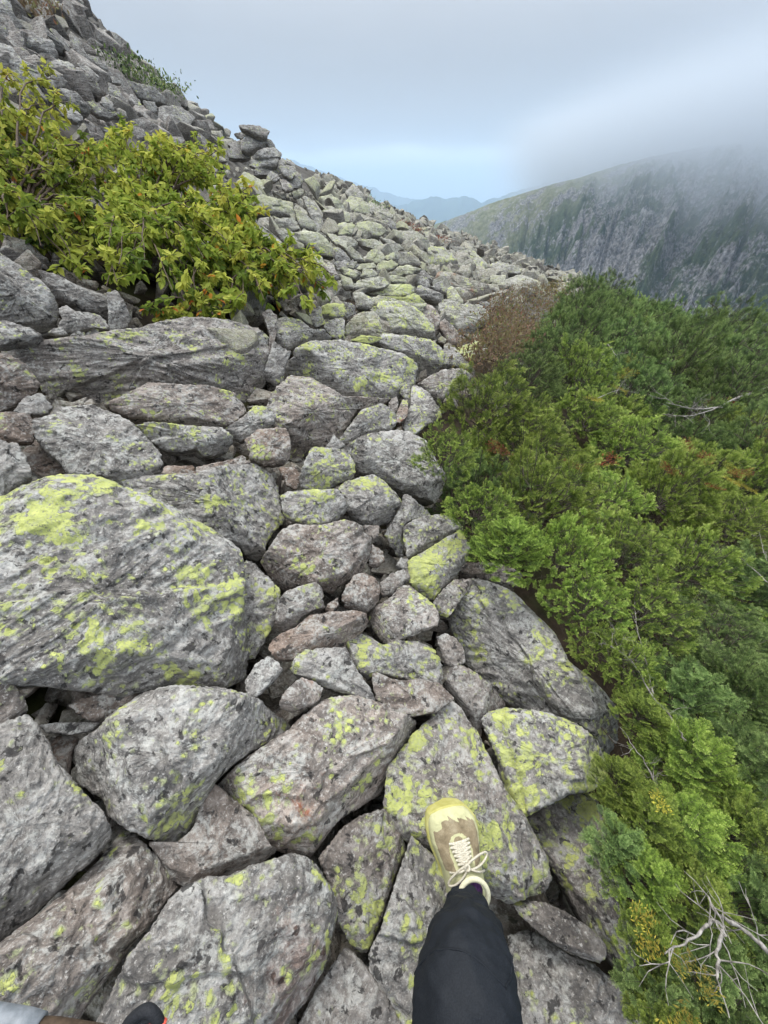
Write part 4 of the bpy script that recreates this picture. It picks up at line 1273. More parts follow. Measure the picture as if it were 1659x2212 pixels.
def make_fir(seed, fan_style=False, Rr=0.5, Hh=0.50, nsp=250, nl=0.023, tint0=0.34):
    rs = np.random.RandomState(seed)
    out = dict(S=[], D=[], U=[], L=[], t=[])
    axes, radii = [], []
    # a few leaders radiate from the root; sprays sit on them in tiers
    nb = 19
    golden = PI * (3 - math.sqrt(5))
    leaders = []
    for b in range(nb):
        a = b * golden + rs.uniform(-.3, .3)
        el = R(rs.uniform(12, 78)) if b else R(85)
        tip = np.array([math.cos(a) * math.cos(el) * Rr, math.sin(a) * math.cos(el) * Rr, (0.30 + 0.70 * math.sin(el)) * Hh * rs.uniform(0.85, 1.15)])
        n = 9
        t = np.linspace(0, 1, n)[:, None]
        ctrl = np.array([tip[0] * 0.6, tip[1] * 0.6, 0.02])
        C = (1 - t) ** 2 * 0 + 2 * t * (1 - t) * ctrl + t ** 2 * tip
        C[1:-1] += rs.normal(size=(n - 2, 3)) * 0.008
        leaders.append(C)
        axes.append(C); radii.append(np.linspace(0.007, 0.002, n) * (Rr / 0.5))
    so = rs.uniform(0, 99, 3)
    for s in range(nsp):
        z_ = 1 - (s + 0.5) / nsp * 1.10
        ph = s * golden + rs.uniform(-.2, .2)
        hz = math.sqrt(max(0, 1 - z_ * z_))
        q = np.array([math.cos(ph) * hz, math.sin(ph) * hz, max(z_, -.06)])
        ns = float(perlin(q * 2.1 + so))
        if ns < -0.24: continue                                        # gaps into the dark inside
        lay = rs.choice([1.0, 0.82, 0.62], p=[.66, .22, .12])
        tip = q * np.array([Rr, Rr, Hh]) * lay * (1 + 0.42 * ns) * rs.uniform(0.92, 1.08)
        nrm = nrmz(q * np.array([1, 1, 1.5]) + np.array([0, 0, .35]))
        d = nrmz(nrm * 0.75 + np.array([math.cos(ph), math.sin(ph), 0]) * 0.35 + rs.normal(size=3) * 0.38)
        if fan_style:
            if s % 5 > 1: continue
            L = rs.uniform(0.15, 0.24)
            d = nrmz(nrm * 0.45 + np.array([math.cos(ph), math.sin(ph), 0]) * 0.7 + rs.normal(size=3) * 0.25)
            upf = nrmz(nrm + np.array([0, 0, 0.8]) + rs.normal(size=3) * .15); upf = nrmz(upf - d * (upf @ d))
            ax = spray(tip * 1.06 - d * L, d, upf, L, rs, tint0 + rs.uniform(-.16, .16) + 0.25 * (lay - .85) + .12 * ns, out)  # inner and hollow sprays tinted darker, painted-in shade
            axes.append(ax); radii.append(np.linspace(0.0028, 0.0012, len(ax)))
            continue
        L = rs.uniform(0.08, 0.125)
        fan = nrmz(np.cross(d, rs.normal(size=3)))                       # branchlet opens in its own plane
        up = nrmz(np.cross(fan, d)); up = up if up @ (nrm + [0, 0, .5]) > 0 else -up
        tint = tint0 + rs.uniform(-.16, .14) + 0.30 * (lay - .85) + 0.16 * ns  # shade put into the tint: inner layers and hollows darker
        base = tip - d * L
        out['S'].append(base); out['D'].append(d); out['U'].append(up); out['L'].append(L); out['t'].append(tint)
        for sg, fpos in ((-1, .10), (1, .15), (-1, .45), (1, .5)):
            if rs.rand() < .12: continue
            td = nrmz(d * 0.75 + fan * sg * rs.uniform(.6, .95) + up * rs.uniform(-.1, .3))
            out['S'].append(base + d * L * fpos); out['D'].append(td); out['U'].append(up)
            out['L'].append(L * rs.uniform(.5, .8) * (1.1 - fpos * .5)); out['t'].append(tint + rs.uniform(-.05, .05))
        axes.append(np.array([base - d * L * 1.3 - nrm * .02, base - d * .3 * L, base + d * L * .8])); radii.append(np.array([0.0026, 0.0020, 0.0010]))
    S, D, U, L, t = (np.array(out[k]) for k in 'SDULt')
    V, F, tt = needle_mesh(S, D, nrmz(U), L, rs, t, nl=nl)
    VT, FT = tube(axes, radii, 4)
    return V, F, tt, VT, FT


class FirKind:
    def __init__(self, seed, mat=None, **kw):
        V, F, tt, VT, FT = make_fir(seed, **kw)
        self.root = None
        root = empty('fir_shrub')
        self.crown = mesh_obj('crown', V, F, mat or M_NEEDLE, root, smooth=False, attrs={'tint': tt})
        self.stem = mesh_obj('stem', VT, FT, M_BARK, root)
        self.root = root; self.used = False

    def place(self, loc, rz, sc, label, group, tilt=(0, 0), hs=1.0):
        r = self.root if not self.used else copy_tree(self.root)
        self.used = True
        r.location = loc; r.rotation_euler = (tilt[0], tilt[1], rz); r.scale = (sc, sc, sc * hs)
        tag(r, label, 'fir shrub', group)
        return r


FIRS = [FirKind(1, tint0=0.40), FirKind(2, Hh=0.60, tint0=0.36), FirKind(3, Rr=0.5, Hh=0.44, tint0=0.36), FirKind(4, Hh=0.52, tint0=0.40, nsp=270),
        FirKind(5, M_NEEDLE_DARK, tint0=0.30), FirKind(6, M_NEEDLE_DARK, Hh=0.6, tint0=0.36),
        FirKind(7, fan_style=True, nsp=500, tint0=0.28), FirKind(8, M_NEEDLE_DARK, fan_style=True, nsp=500, tint0=0.34)]


def near_label(u, v, fmt, used, nmax=1):
    d = np.hypot(BPX[:, 0] - u, BPX[:, 1] - v) - BRAD * 0.7
    for i in np.argsort(d):
        if i not in used:
            used.add(i)
            lb = BUILT[i]['label']
            return fmt % lb
    return None


rs = np.random.RandomState(21)
spots = []
used_nb = set()
tries = 0
xs = []
# the mounds that show largest, each set where it stands: u, v, radius in the drawing, dark?
MOUNDS = """1045,875,95 960,975,62 1140,930,95 1270,880,95 1370,950,100 1170,1060,110 1040,1085,75 1310,1060,105 1450,1050,100
1100,1170,75 1220,1190,95 1350,1180,95 1270,1300,80 1400,1310,90 1500,1210,100 1590,1120,90 1620,1260,100,1 1560,1370,100,1 1360,1430,70 1300,1390,60
1470,1500,90,1 1600,1500,110,1 1390,1540,55 1340,1690,55 1400,1760,80 1340,1840,60 1500,1650,100 1600,1660,110 1620,1800,110 1490,1800,95 1390,1900,75 1500,1950,90
1620,1960,110,1 1400,2040,60 1430,2140,75 1530,2110,95,1 1640,2130,100,1 1450,2240,80 1580,2250,100,1
1150,800,60,1 1210,740,70,1 1260,670,62,1 1330,720,75,1 1250,800,70 1360,830,85,1 1450,760,85,1 1430,690,65,1 1540,720,75,1 1620,700,70,1 1560,810,90,1 1650,800,90,1
1480,900,85,1 1590,930,90 1640,1030,90 1530,1000,80"""
for tok in MOUNDS.split():
    q = [float(a_) for a_ in tok.split(',')]
    u, v, rp = q[:3]
    t = hit(u, v, 0.28 if v > 840 else 0.40) or 12
    c = CAM + t * ray(u, v)
    rad = rp / 829.5 * t * 0.95
    sc = rad / 0.46
    x, y = float(c[0]), float(c[1])
    spots.append((x, y, rad * 0.55))
    kind = FIRS[4 + rs.randint(2)] if len(q) > 3 else FIRS[rs.randint(4)]
    if 830 < v < 1250 and u < 1420 and rs.rand() < .6: kind = FIRS[(1, 3)[rs.randint(2)]]
    if v > 1480 or (v > 1150 and rs.rand() < .35): kind = FIRS[7 if len(q) > 3 or rs.rand() < .3 else 6]
    dn = np.hypot(BPX[:, 0] - u, BPX[:, 1] - v) - BRAD - rp
    ib = int(np.argmin(dn))
    lab = ('bright green fir shrub in the front of the mat', 'bright front fir shrubs') if len(q) < 4 else ('dark green fir shrub farther back in the mat', 'dark fir shrubs of the mat')
    if dn[ib] < rp * 0.8 and ib not in used_nb:
        used_nb.add(ib)
        lab = ('fir shrub right beside the ' + ' '.join(BUILT[ib]['label'].split()[:11]), lab[1])
    kind.place((x, y, float(c[2]) - 0.27 * sc), rs.uniform(0, 6.28), sc, lab[0], lab[1], (rs.uniform(-.15, .15), 0.10 + rs.uniform(-.15, .15)), rs.uniform(0.85, 1.25))
for ring in np.concatenate([np.arange(0.30, 4.2, 0.04), np.arange(4.2, 17, 0.12)]):
    for k in range(26 if ring < 5 else 34):
        az = rs.uniform(8, 165 if ring < 1.5 else 110 if ring < 3 else 62)
        xs.append((ring, az))
for ring, az in xs:
    x, y = ring * math.sin(R(az)), ring * math.cos(R(az))
    sc = (0.62 + 0.10 * ring) * rs.uniform(0.8, 1.15) if ring < 3 else (0.95 + 0.05 * ring) * rs.uniform(0.8, 1.2)
    sc = min(sc, 1.6)
    rad = 0.42 * sc
    z = float(T(x, y))
    top = np.array([x, y, z + 0.10 * sc])
    u, v, dep = project(top)
    if dep < 0.25: continue
    if u - rad / dep * 829 * 0.95 > 1800 or v > 2800: continue
    if not pinpoly(u, v, FIR_ZONE): continue
    rp = rad / dep * 829.5
    ok = True
    for ang in np.linspace(0, 2 * PI, 14, endpoint=False):
        uu, vv = u + rp * math.cos(ang) * 0.74, v + rp * math.sin(ang) * 0.60
        if uu < 1500 and not pinpoly(uu, vv, FIR_ZONE) and (uu < u - 4 or vv < v - rp * .5): ok = False; break
    if not ok: continue
    if any(math.hypot(x - a, y - b) < 0.76 * (r0 + rad) for a, b, r0 in spots): continue
    spots.append((x, y, rad))
    dark = rs.rand() < (0.8 if ring > 4.2 else 0.15) or v > 1900 and rs.rand() < .5
    kind = FIRS[4 + rs.randint(2)] if dark else FIRS[rs.randint(4)]
    xs_used = None
    hs = rs.uniform(0.8, 1.25) if ring < 7 else rs.uniform(1.0, 1.5)
    edge = not pinpoly(u - rp * 1.6, v, FIR_ZONE)
    if ring < 2.6:
        lab = ('low green fir shrub at the lower right near the bleached twigs', 'near fir shrubs on the right')
    elif ring < 6:
        lab = ('dense mid green fir shrub in the mat on the right', 'fir shrubs of the right hand mat')
    else:
        lab = ('distant dark fir shrub before the misty ravine', 'far fir shrubs above the ravine')
    if ring < 5.5:
        dn = np.hypot(BPX[:, 0] - u, BPX[:, 1] - v) - BRAD - rp
        ib = int(np.argmin(dn))
        if dn[ib] < rp * 0.6 and ib not in used_nb:
            used_nb.add(ib)
            lab = ('low fir shrub right beside the ' + ' '.join(BUILT[ib]['label'].split()[:10]), lab[1])
    kind.place((x, y, z - 0.36 * sc + (rs.uniform(-.16, .18) if ring < 5 else rs.uniform(-.12, .45))), rs.uniform(0, 6.28), sc, lab[0], lab[1], (rs.uniform(-.12, .12), 0.12 + rs.uniform(-.1, .1)), hs)
print('firs', len(spots))


# ------------------------------------------------------------------ leaf clouds (birch bush, heath, crest plants)
LEAF_T = np.array([[0, 0, 0], [0.22, 0.22, 0.05], [0.50, 0.27, 0.07], [0.80, 0.16, 0.05], [1.06, 0, -0.06],
                   [0.80, -0.16, 0.05], [0.50, -0.27, 0.07], [0.22, -0.22, 0.05], [0.5, 0, -0.02]])
LEAF_F = np.array([[0, 8, 1], [1, 8, 2], [2, 8, 3], [3, 8, 4], [4, 8, 5], [5, 8, 6], [6, 8, 7], [7, 8, 0]])[:, [0, 1, 2]]


def leaves(P, D, U, L, tint, width=1.0):
    """Leaf blades at P along D with face up U."""
    s = nrmz(np.cross(U, D)); u = np.cross(D, s)
    T3 = LEAF_T * np.array([1, width, 1])
    V = P[:, None] + L[:, None, None] * (T3[None, :, :1] * D[:, None] + T3[None, :, 1:2] * s[:, None] + T3[None, :, 2:3] * u[:, None])
    n = len(P)
    F = (LEAF_F[None] + (np.arange(n) * 9)[:, None, None]).reshape(-1, 3)
    return V.reshape(-1, 3), F, np.repeat(tint, 9)


def bush(name, label, cat, root, targets, rs, per=26, leaf=0.05, spread=0.22, mat=None, autumn=0.05, hang=0.7):
    """A leafy shrub: arching stems from ROOT to TARGETS, side twigs with leaves."""
    r = empty(name, tuple(root))
    tag(r, label, cat)
    paths, radii = [], []
    LP, LD, LU, LL, LT = [], [], [], [], []
    for tg in targets:
        tg = np.array(tg)
        n = 12
        t = np.linspace(0, 1, n)[:, None]
        mid = root + (tg - root) * 0.5 + np.array([0, 0, 0.22 * np.linalg.norm(tg - root)]) + rs.normal(size=3) * 0.06
        C = (1 - t) ** 2 * root + 2 * t * (1 - t) * mid + t ** 2 * tg
        C[1:] += np.cumsum(rs.normal(size=(n - 1, 3)) * 0.012, 0)
        paths.append(C - root); radii.append(np.linspace(0.013, 0.003, n))
        for s in range(per // 4):
            f = rs.uniform(0.45, 1.0) * (n - 1); i = min(int(f), n - 2)
            p = C[i] + (C[i + 1] - C[i]) * (f - i)
            d = nrmz(nrmz(C[i + 1] - C[i]) * 0.6 + rs.normal(size=3) * 0.8 + np.array([0, 0, .1]))
            Ls = rs.uniform(0.4, 1.1) * spread
            m = 5
            tw = p + d * np.linspace(0, Ls, m)[:, None] - np.array([0, 0, 1.0]) * (np.linspace(0, 1, m)[:, None] ** 2) * Ls * 0.25
            paths.append(tw - root); radii.append(np.linspace(0.0035, 0.0012, m))
            tw_t = rs.beta(2.6, 2.0) * 0.80 + rs.uniform(-.03, .08) + np.clip((p[2] - root[2] - 0.45) * 0.28, -.16, .14)
            for q in range(13 + rs.randint(8)):
                g = rs.uniform(0.15, 1.0) * (m - 1); i2 = min(int(g), m - 2)
                pp = tw[i2] + (tw[i2 + 1] - tw[i2]) * (g - i2)
                ld = nrmz(d * 0.5 + rs.normal(size=3) * 0.65 + np.array([0, 0, -hang]))
                LP.append(pp); LD.append(ld)
                LU.append(nrmz(np.array([0, -0.25, 1.0]) + rs.normal(size=3) * 0.45))
                LL.append(leaf * 1.2 * rs.uniform(0.65, 1.25))
                LT.append(0.97 + 0.03 * rs.rand() if rs.rand() < autumn else np.clip(tw_t + rs.normal() * 0.07, 0, 0.9))
    V, F, tt = leaves(np.array(LP) - root, np.array(LD), np.array(LU), np.array(LL), np.array(LT))
    mesh_obj('foliage', V, F, mat or M_LEAF, r, smooth=False, attrs={'tint': tt})
    VT, FT = tube(paths, radii, 5)
    mesh_obj('branch', VT, FT, M_TWIG, r)
    return r


BUSH_ZONE = [(-120, 200), (20, 190), (70, 200), (130, 215), (200, 290), (270, 265), (330, 300), (400, 265), (470, 268), (500, 310), (520, 360), (560, 400),
             (570, 440), (600, 520), (650, 560), (700, 580), (715, 620), (660, 650), (560, 655), (470, 640), (430, 600), (380, 660), (300, 670), (230, 640), (160, 610),
             (80, 560), (0, 500), (-120, 480)]


def bush_targets(poly, n, dist, rs, jitter=0.3):
    out = []
    us, vs = [p[0] for p in poly], [p[1] for p in poly]
    while len(out) < n:
        u, v = rs.uniform(min(us), max(us)), rs.uniform(min(vs), max(vs))
        if pinpoly(u, v, poly):
            d = ray(u, v)
            t = dist(u, v) + rs.uniform(-jitter, jitter)
            out.append(CAM + t * d)
    return out


def bdist(u, v):
    # lower edge hangs close, the top is farther up the slope
    return np.interp(v, [180, 320, 450, 560, 680], [4.9, 4.2, 3.5, 3.1, 2.85]) * np.interp(u, [-100, 300, 700], [0.80, 0.95, 1.12])


def root_at(u, v, back=0.0):
    t = hit(u, v) or 6.0
    p = CAM + (t + back) * ray(u, v)
    p[2] = float(T(p[0], p[1])) - 0.15
    return p


rs = np.random.RandomState(33)
ZL = [(-120, 180), (20, 165), (60, 190), (135, 150), (150, 165), (150, 215), (200, 290), (230, 300), (240, 640), (160, 610), (80, 560), (0, 500), (-120, 480)]
ZM = [(200, 290), (270, 265), (330, 300), (400, 265), (470, 268), (500, 310), (500, 560), (430, 620), (380, 660), (300, 670), (220, 630)]
ZR = [(480, 320), (530, 370), (560, 420), (590, 500), (660, 555), (735, 590), (745, 630), (660, 650), (560, 655), (480, 650), (380, 665), (400, 560)]
bush('leafy_shrub', 'broad yellow green birch bush spilling in from the left edge', 'shrub', root_at(60, 470, 0.4), bush_targets(ZL, 62, bdist, rs), rs, per=34, autumn=0.008)
bush('leafy_shrub', 'tall middle birch bush with dark stems above the sheltered rocks', 'shrub', root_at(330, 520, 0.5), bush_targets(ZM, 74, bdist, rs), rs, per=34, autumn=0.008)
bush('leafy_shrub', 'lower birch bush with orange leaves reaching toward the rock field', 'shrub', root_at(520, 590, 0.3), bush_targets(ZR, 66, bdist, rs, 0.2), rs, per=30, autumn=0.02, spread=0.18)
bush('leafy_shrub', 'small leafy sprig with yellow and orange leaves on the long boulder', 'shrub', root_at(400, 662), bush_targets([(270, 690), (330, 670), (460, 660), (470, 672), (400, 690), (290, 700)], 10, lambda u, v: 2.75, rs, 0.05), rs, per=20, autumn=0.05, spread=0.12, leaf=0.045)


# ------------------------------------------------------------------ heath and crest plants
def heath(name, poly, n, size, hgt, mat, seed, label, dzr=(0.0, 0.2), tintf=None, depth=None):
    rs = np.random.RandomState(seed)
    us, vs = [p[0] for p in poly], [p[1] for p in poly]
    P, D, U, L, Tt = [], [], [], [], []
    while len(P) < n:
        u, v = rs.uniform(min(us), max(us)), rs.uniform(min(vs), max(vs))
        if not pinpoly(u, v, poly): continue
        t = (hit(u, v, 0.05) or 20.0) if depth is None else None
        if t is None:
            vv_ = v
            while hit(u, vv_) is None: vv_ += 4
            t = hit(u, vv_ + 3)
            t = t if t is not None else hit(u, vv_)
        c = CAM + t * ray(u, v)
        if depth is None: c[2] = float(T(c[0], c[1]))
        bump = 0.5 + 0.5 * float(perlin(np.array([c[0] * 1.6, c[1] * 1.6, seed])))
        for q in range(14):
            P.append(c + rs.normal(size=3) * [size * 3, size * 3, size] + [0, 0, rs.uniform(*dzr) + bump * hgt])
            D.append(nrmz(rs.normal(size=3) * 0.7 + np.array([0, 0, .8]))); U.append(nrmz(rs.normal(size=3)))
            L.append(size * rs.uniform(.6, 1.3)); Tt.append(np.clip(bump * .9 - .15 + rs.normal() * .22 + 0.1, 0, 1))
    V, F, tt = leaves(np.array(P), np.array(D), np.array(U), np.array(L), np.array(Tt), 0.9)
    o = mesh_obj(name, V, F, mat, smooth=False, attrs={'tint': tt})
    tag(o, label, kind='stuff')
    return o


heath('heath', HEATH_ZONE, 6500, 0.045, 0.30, M_HEATH, 3, 'brown and russet heath plants beside the rocks', (-.10, .12))
heath('heath', [(1180, 612), (1215, 596), (1262, 604), (1300, 622), (1250, 640), (1180, 640)], 700, 0.03, 0.12, M_GOLD, 4, 'golden low plants before the ravine', (-.05, .12))
heath('heath', [(855, 478), (880, 480), (912, 494), (905, 506), (870, 492)], 420, 0.035, 0.08, M_DEADRED, 5, 'red brown plants on the crest', (-.02, .12))
heath('heath', [(930, 505), (960, 512), (975, 528), (950, 524)], 200, 0.035, 0.06, M_DEADRED, 6, 'red brown plants further along the crest', (-.02, .10))
heath('crest_plants', [(10, -20), (75, 0), (100, 30), (105, 60), (80, 45), (20, 10)], 700, 0.075, 0.20, M_HEATH, 7, 'olive plants at the top left skyline', (-.05, .2), depth=11.5)
heath('crest_plants', [(232, 138), (290, 160), (345, 185), (395, 215), (385, 228), (330, 200), (250, 160)], 900, 0.070, 0.18, M_NEEDLE_DARK, 8, 'dark green plants along the left skyline', (-.05, .20), depth=12.5)
heath('crest_plants', [(790, 432), (815, 436), (860, 466), (850, 470), (800, 446)], 160, 0.055, 0.1, M_NEEDLE_DARK, 9, 'dark green sprigs on the crest by the pyramid rock', (0, .12))


# ------------------------------------------------------------------ dead branches and discoloured sprigs
def dead_branch(label, lines, lift, rad, seed, twigs=7, tl=0.12, mat=None):
    rs = np.random.RandomState(seed)
    paths, radii = [], []
    _done = 0
    for ln, r0 in lines:
        pts = []
        for u, v in ln:
            t = hit(u, v, lift) or 8
            pts.append(CAM + t * ray(u, v))
        pts = np.array(pts)
        s = np.linspace(0, len(pts) - 1, 5 * len(pts))
        C = np.stack([np.interp(s, np.arange(len(pts)), pts[:, k]) for k in range(3)], -1)
        C = smooth_open(C)
        C += rs.normal(size=C.shape) * 0.0015
        paths.append(C); rad = rad * (0.58 if not _done else 1); _done = 1; radii.append(np.linspace(rad * r0, rad * r0 * 0.3, len(C)) * (1 + 0.25 * rs.normal(size=len(C)).clip(-1, 1)))
        for _ in range(twigs):
            i = rs.randint(2, len(C) - 1)
            d = nrmz(nrmz(C[i] - C[i - 1]) * 0.6 + rs.normal(size=3) * 0.7 + np.array([0, 0, .25]))
            m = 6
            L = tl * rs.uniform(.4, 1.2)
            q = [C[i].copy()]
            for k in range(m - 1):
                d = nrmz(d + rs.normal(size=3) * 0.22); q.append(q[-1] + d * L / m)
            q = np.array(q)
            paths.append(q); radii.append(np.linspace(rad * 0.28, rad * 0.1, m))
            for _2 in range(2):
                j = rs.randint(1, m - 1)
                d2 = nrmz(d + rs.normal(size=3) * 0.8)
                paths.append(np.array([q[j], q[j] + d2 * L * .22, q[j] + nrmz(d2 + rs.normal(size=3) * .2) * L * .45])); radii.append([rad * .16, rad * .12, rad * .07])
    org = paths[0][0]
    V, F = tube([p - org for p in paths], radii, 6)
    o = mesh_obj('dead_branch', V, F, mat or M_DEADWOOD)
    o.location = org
    tag(o, label, 'branch')
    return o


def smooth_open(C):
    for _ in range(3):
        C[1:-1] = 0.25 * C[:-2] + 0.5 * C[1:-1] + 0.25 * C[2:]
    return C


dead_branch('bleached spiny dead branch beside the long sloping slab', [([(1480, 1600), (1455, 1555), (1405, 1500), (1375, 1440), (1340, 1405), (1300, 1388)], 1.0)], 0.30, 0.006, 1, 16, 0.11)
dead_branch('pale forked dead branch in the lower right corner', [([(1680, 2075), (1600, 2000), (1545, 1975), (1530, 1935)], 1.1),
            ([(1570, 2020), (1545, 1985), (1500, 2025), (1435, 2060)], .8), ([(1560, 2010), (1548, 2060), (1550, 2110), (1575, 2200)], .7)], 0.36, 0.009, 2, 6, 0.12)
dead_branch('thin white twig at the right edge of the photograph', [([(1690, 1290), (1640, 1240), (1600, 1205)], 1.0), ([(1680, 1250), (1650, 1200), (1640, 1150)], .8)], 0.40, 0.005, 3, 5, 0.10)
dead_branch('grey branch rising from shade by the square spotted slab', [([(1430, 1720), (1395, 1650), (1340, 1570)], 1.0)], 0.22, 0.005, 4, 9, 0.10)
dead_branch('slender grey stem with fine twigs above the bleached branch', [([(1410, 1500), (1395, 1420), (1375, 1360), (1370, 1300)], 1.0)], 0.30, 0.004, 5, 9, 0.08)
dead_branch('weathered log with white and brown wood at the right edge', [([(1700, 820), (1640, 845), (1590, 860), (1540, 885)], 2.4), ([(1560, 880), (1500, 885), (1440, 870)], 1.0),
            ([(1540, 885), (1490, 900), (1430, 895)], .7)], 0.55, 0.018, 6, 8, 0.35)
dead_branch('small star of bare white twigs in the bright front fir', [([(1075, 905), (1072, 870), (1080, 850)], 1.0), ([(1074, 880), (1050, 862)], .8), ([(1074, 885), (1100, 872)], .8)], 0.30, 0.005, 7, 3, 0.08)
dead_branch('tangle of bare grey twigs in the upper fir mat', [([(1310, 740), (1340, 780), (1330, 800)], 1.0), ([(1280, 760), (1320, 770), (1360, 760)], .8)], 0.5, 0.007, 8, 12, 0.22)
dead_branch('wiry pale twigs among yellowing needles in the fir mat', [([(1290, 860), (1340, 840), (1380, 850)], 1.0), ([(1330, 850), (1350, 820)], .8)], 0.45, 0.006, 9, 12, 0.18)
dead_branch('dry brown twig hanging at the slab edge under the fir', [([(1330, 1610), (1290, 1560), (1270, 1500)], 1.0)], 0.02, 0.004, 10, 9, 0.10, M_TWIG)


def sprigs(label, places, lift, mat, seed, L=0.09, nl=0.014):
    """One small discoloured fir sprig per place."""
    rs = np.random.RandomState(seed)
    for k, (u, v, ang) in enumerate(places):
        out = dict(S=[], D=[], U=[], L=[], t=[])
        t = hit(u, v, lift) or 6
        c = CAM + t * ray(u, v)
        d = nrmz(np.array([math.cos(R(ang)), math.sin(R(ang)), 0.15])); up = nrmz(np.array([-.1, -.1, 1.0]))
        Ls = L * (t if t > 1.4 else 1) ** 0.6
        spray(np.zeros(3), d, nrmz(up - d * (up @ d)), Ls, rs, 0.35, out)
        S, D, U, LL, tt = (np.array(out[q]) for q in 'SDULt')
        V, F, tt = needle_mesh(S, D, nrmz(U), LL, rs, tt + rs.uniform(-.2, .4), nl=nl * (t if t > 1.4 else 1) ** .3, w=0.0011, step=0.0026)
        o = mesh_obj('fir_sprig', V, F, mat, smooth=False, attrs={'tint': tt})
        o.location = c
        lb, gp = label
        tag(o, lb, 'sprig', gp)


sprigs(('golden yellow fir sprig near the forked dead branch', 'golden sprigs of the lower right corner'),
       [(1440, 2060, 160), (1505, 2065, 190), (1530, 2085, 230), (1475, 2150, 250), (1430, 1990, 170), (1480, 2205, 200), (1415, 1700, 250)], 0.36, M_GOLD, 1, 0.065, 0.012)
sprigs(('rust red dead fir sprig in the green mat', 'rust red sprigs of the fir mat'),
       [(1480, 1030, 150), (1510, 1010, 40), (1530, 1040, 250), (1555, 1050, 200), (1500, 985, 90), (1560, 1020, 330), (1640, 945, 10), (1655, 950, 170), (1265, 1005, 200), (1280, 1008, 20), (1110, 985, 150),
        (1520, 880, 30), (1620, 850, 100), (1600, 870, 190)], 0.42, M_DEADRED, 2, 0.10)
sprigs(('yellow green fir sprig glowing in the upper mat', 'yellow sprigs of the upper fir mat'),
       [(1330, 820, 30), (1360, 845, 200), (1380, 800, 100), (1300, 860, 220), (1600, 1040, 200), (1620, 1030, 160), (1640, 1060, 190)], 0.46, M_GOLD, 3, 0.12)

# ------------------------------------------------------------------ the photographer's leg and shoe
M_NAVY = plain('navy_trousers', (0.007, 0.009, 0.013), (0.013, 0.016, 0.021), 420, 0.72, 0.0006, 2, 0.25)
M_SOCK = plain('purple_sock', (0.045, 0.018, 0.065), (0.085, 0.04, 0.12), 300, 0.95, 0.001, 2, 0.1)
M_SOLE = plain('yellow_foam_sole', (0.40, 0.37, 0.10), (0.54, 0.51, 0.20), 26, 0.7, 0.0006, 4, 0.3)
M_LACE = plain('cream_lace', (0.42, 0.38, 0.29), (0.62, 0.58, 0.48), 320, 0.9, 0.0008, 2, 0.2)
M_COLLAR = plain('pale_collar', (0.56, 0.53, 0.36), (0.66, 0.63, 0.46), 240, 0.95, 0.0008, 3, 0.1)


def upper_material():
    m, n, l, bs, out = newmat('pale_yellow_upper')
    tc = n.new('ShaderNodeTexCoord')
    z = attr(n, 'mesh_panel', 'GEOMETRY'); dirt = noise(n, l, tc.outputs['Object'], 28, 5, 0.7)
    knit = noise(n, l, tc.outputs['Object'], 700, 2, 0.5)
    y = rmp(n, l, dirt, [(0.3, (0.42, 0.405, 0.22)), (0.7, (0.56, 0.55, 0.32))])
    b = rmp(n, l, dirt, [(0.32, (0.15, 0.115, 0.065)), (0.5, (0.27, 0.215, 0.13)), (0.72, (0.40, 0.345, 0.23))])
    b = mixc(n, l, rmp(n, l, knit, [(0.4, 0.35), (0.6, 0.0)]), b, (0.12, 0.09, 0.055))
    l.new(mixc(n, l, rmp(n, l, z, [(0.45, 0.0), (0.55, 1.0)]), y, b), bs.inputs['Base Color'])
    bs.inputs['Roughness'].default_value = 0.85
    bp = N(n, 'ShaderNodeBump', i_Strength=1.0, i_Distance=0.0006)
    l.new(knit, bp.inputs['Height']); l.new(bp.outputs[0], bs.inputs['Normal'])
    return m


foot_rock = [b for b in BUILT if b['label'].startswith('peaked lichened')][0]
fo = foot_rock['ob']
bv = BVHTree.FromPolygons([tuple(v.co + fo.location) for v in fo.data.vertices], [tuple(p.vertices) for p in fo.data.polygons])


def cast(u, v):
    d = ray(u, v); dn = d / np.linalg.norm(d)
    loc = bv.ray_cast(Vector(CAM), Vector(dn))[0]
    return np.array(loc) if loc is not None else None


toe = cast(958, 1722)
mid_ = cast(985, 1870)
SL = 0.205                                    # shoe length
ax = mid_ - toe; ax[2] = ax[2] * 0.8
xh = ax / np.linalg.norm(ax)                  # toe -> heel
zt = np.array([0, 0, 1.0]); zt = zt - xh * (zt @ xh)
zt /= np.linalg.norm(zt)
# lean so the sole follows the boulder a little
yl = np.cross(zt, xh)                         # lateral
# start the toe where its top projects to the photographed toe
org = toe + zt * 0.020
print('toe', toe, 'mid', mid_, project(toe), xh)


def sh(f, w, h):
    return org + xh * (np.asarray(f)[..., None] * SL) + yl * np.asarray(w)[..., None] + zt * np.asarray(h)[..., None]


FS = np.array([0, .02, .06, .12, .22, .35, .50, .64, .78, .90, .97, 1.0])
HW = np.array([.030, .034, .040, .047, .054, .055, .049, .043, .042, .040, .030, .006])
HW = HW * 1.22
CL = np.array([.010, .010, .008, .005, .001, .0, .0, .0, .0, .0, .0, .0]) * -1
TOPH = np.array([.027, .040, .052, .059, .065, .073, .092, .112, .118, .120, .118, .112])
nf, nw = 130, 72
f = 0.55 * np.linspace(0, 1, nf) + 0.45 * (0.5 - 0.5 * np.cos(PI * np.linspace(0, 1, nf)))
f = f ** 1.25; f[0] = 0; f[-1] = 1
hw = np.interp(f, FS, HW); cl = np.interp(f, FS, CL); th_ = np.interp(f, FS, TOPH)
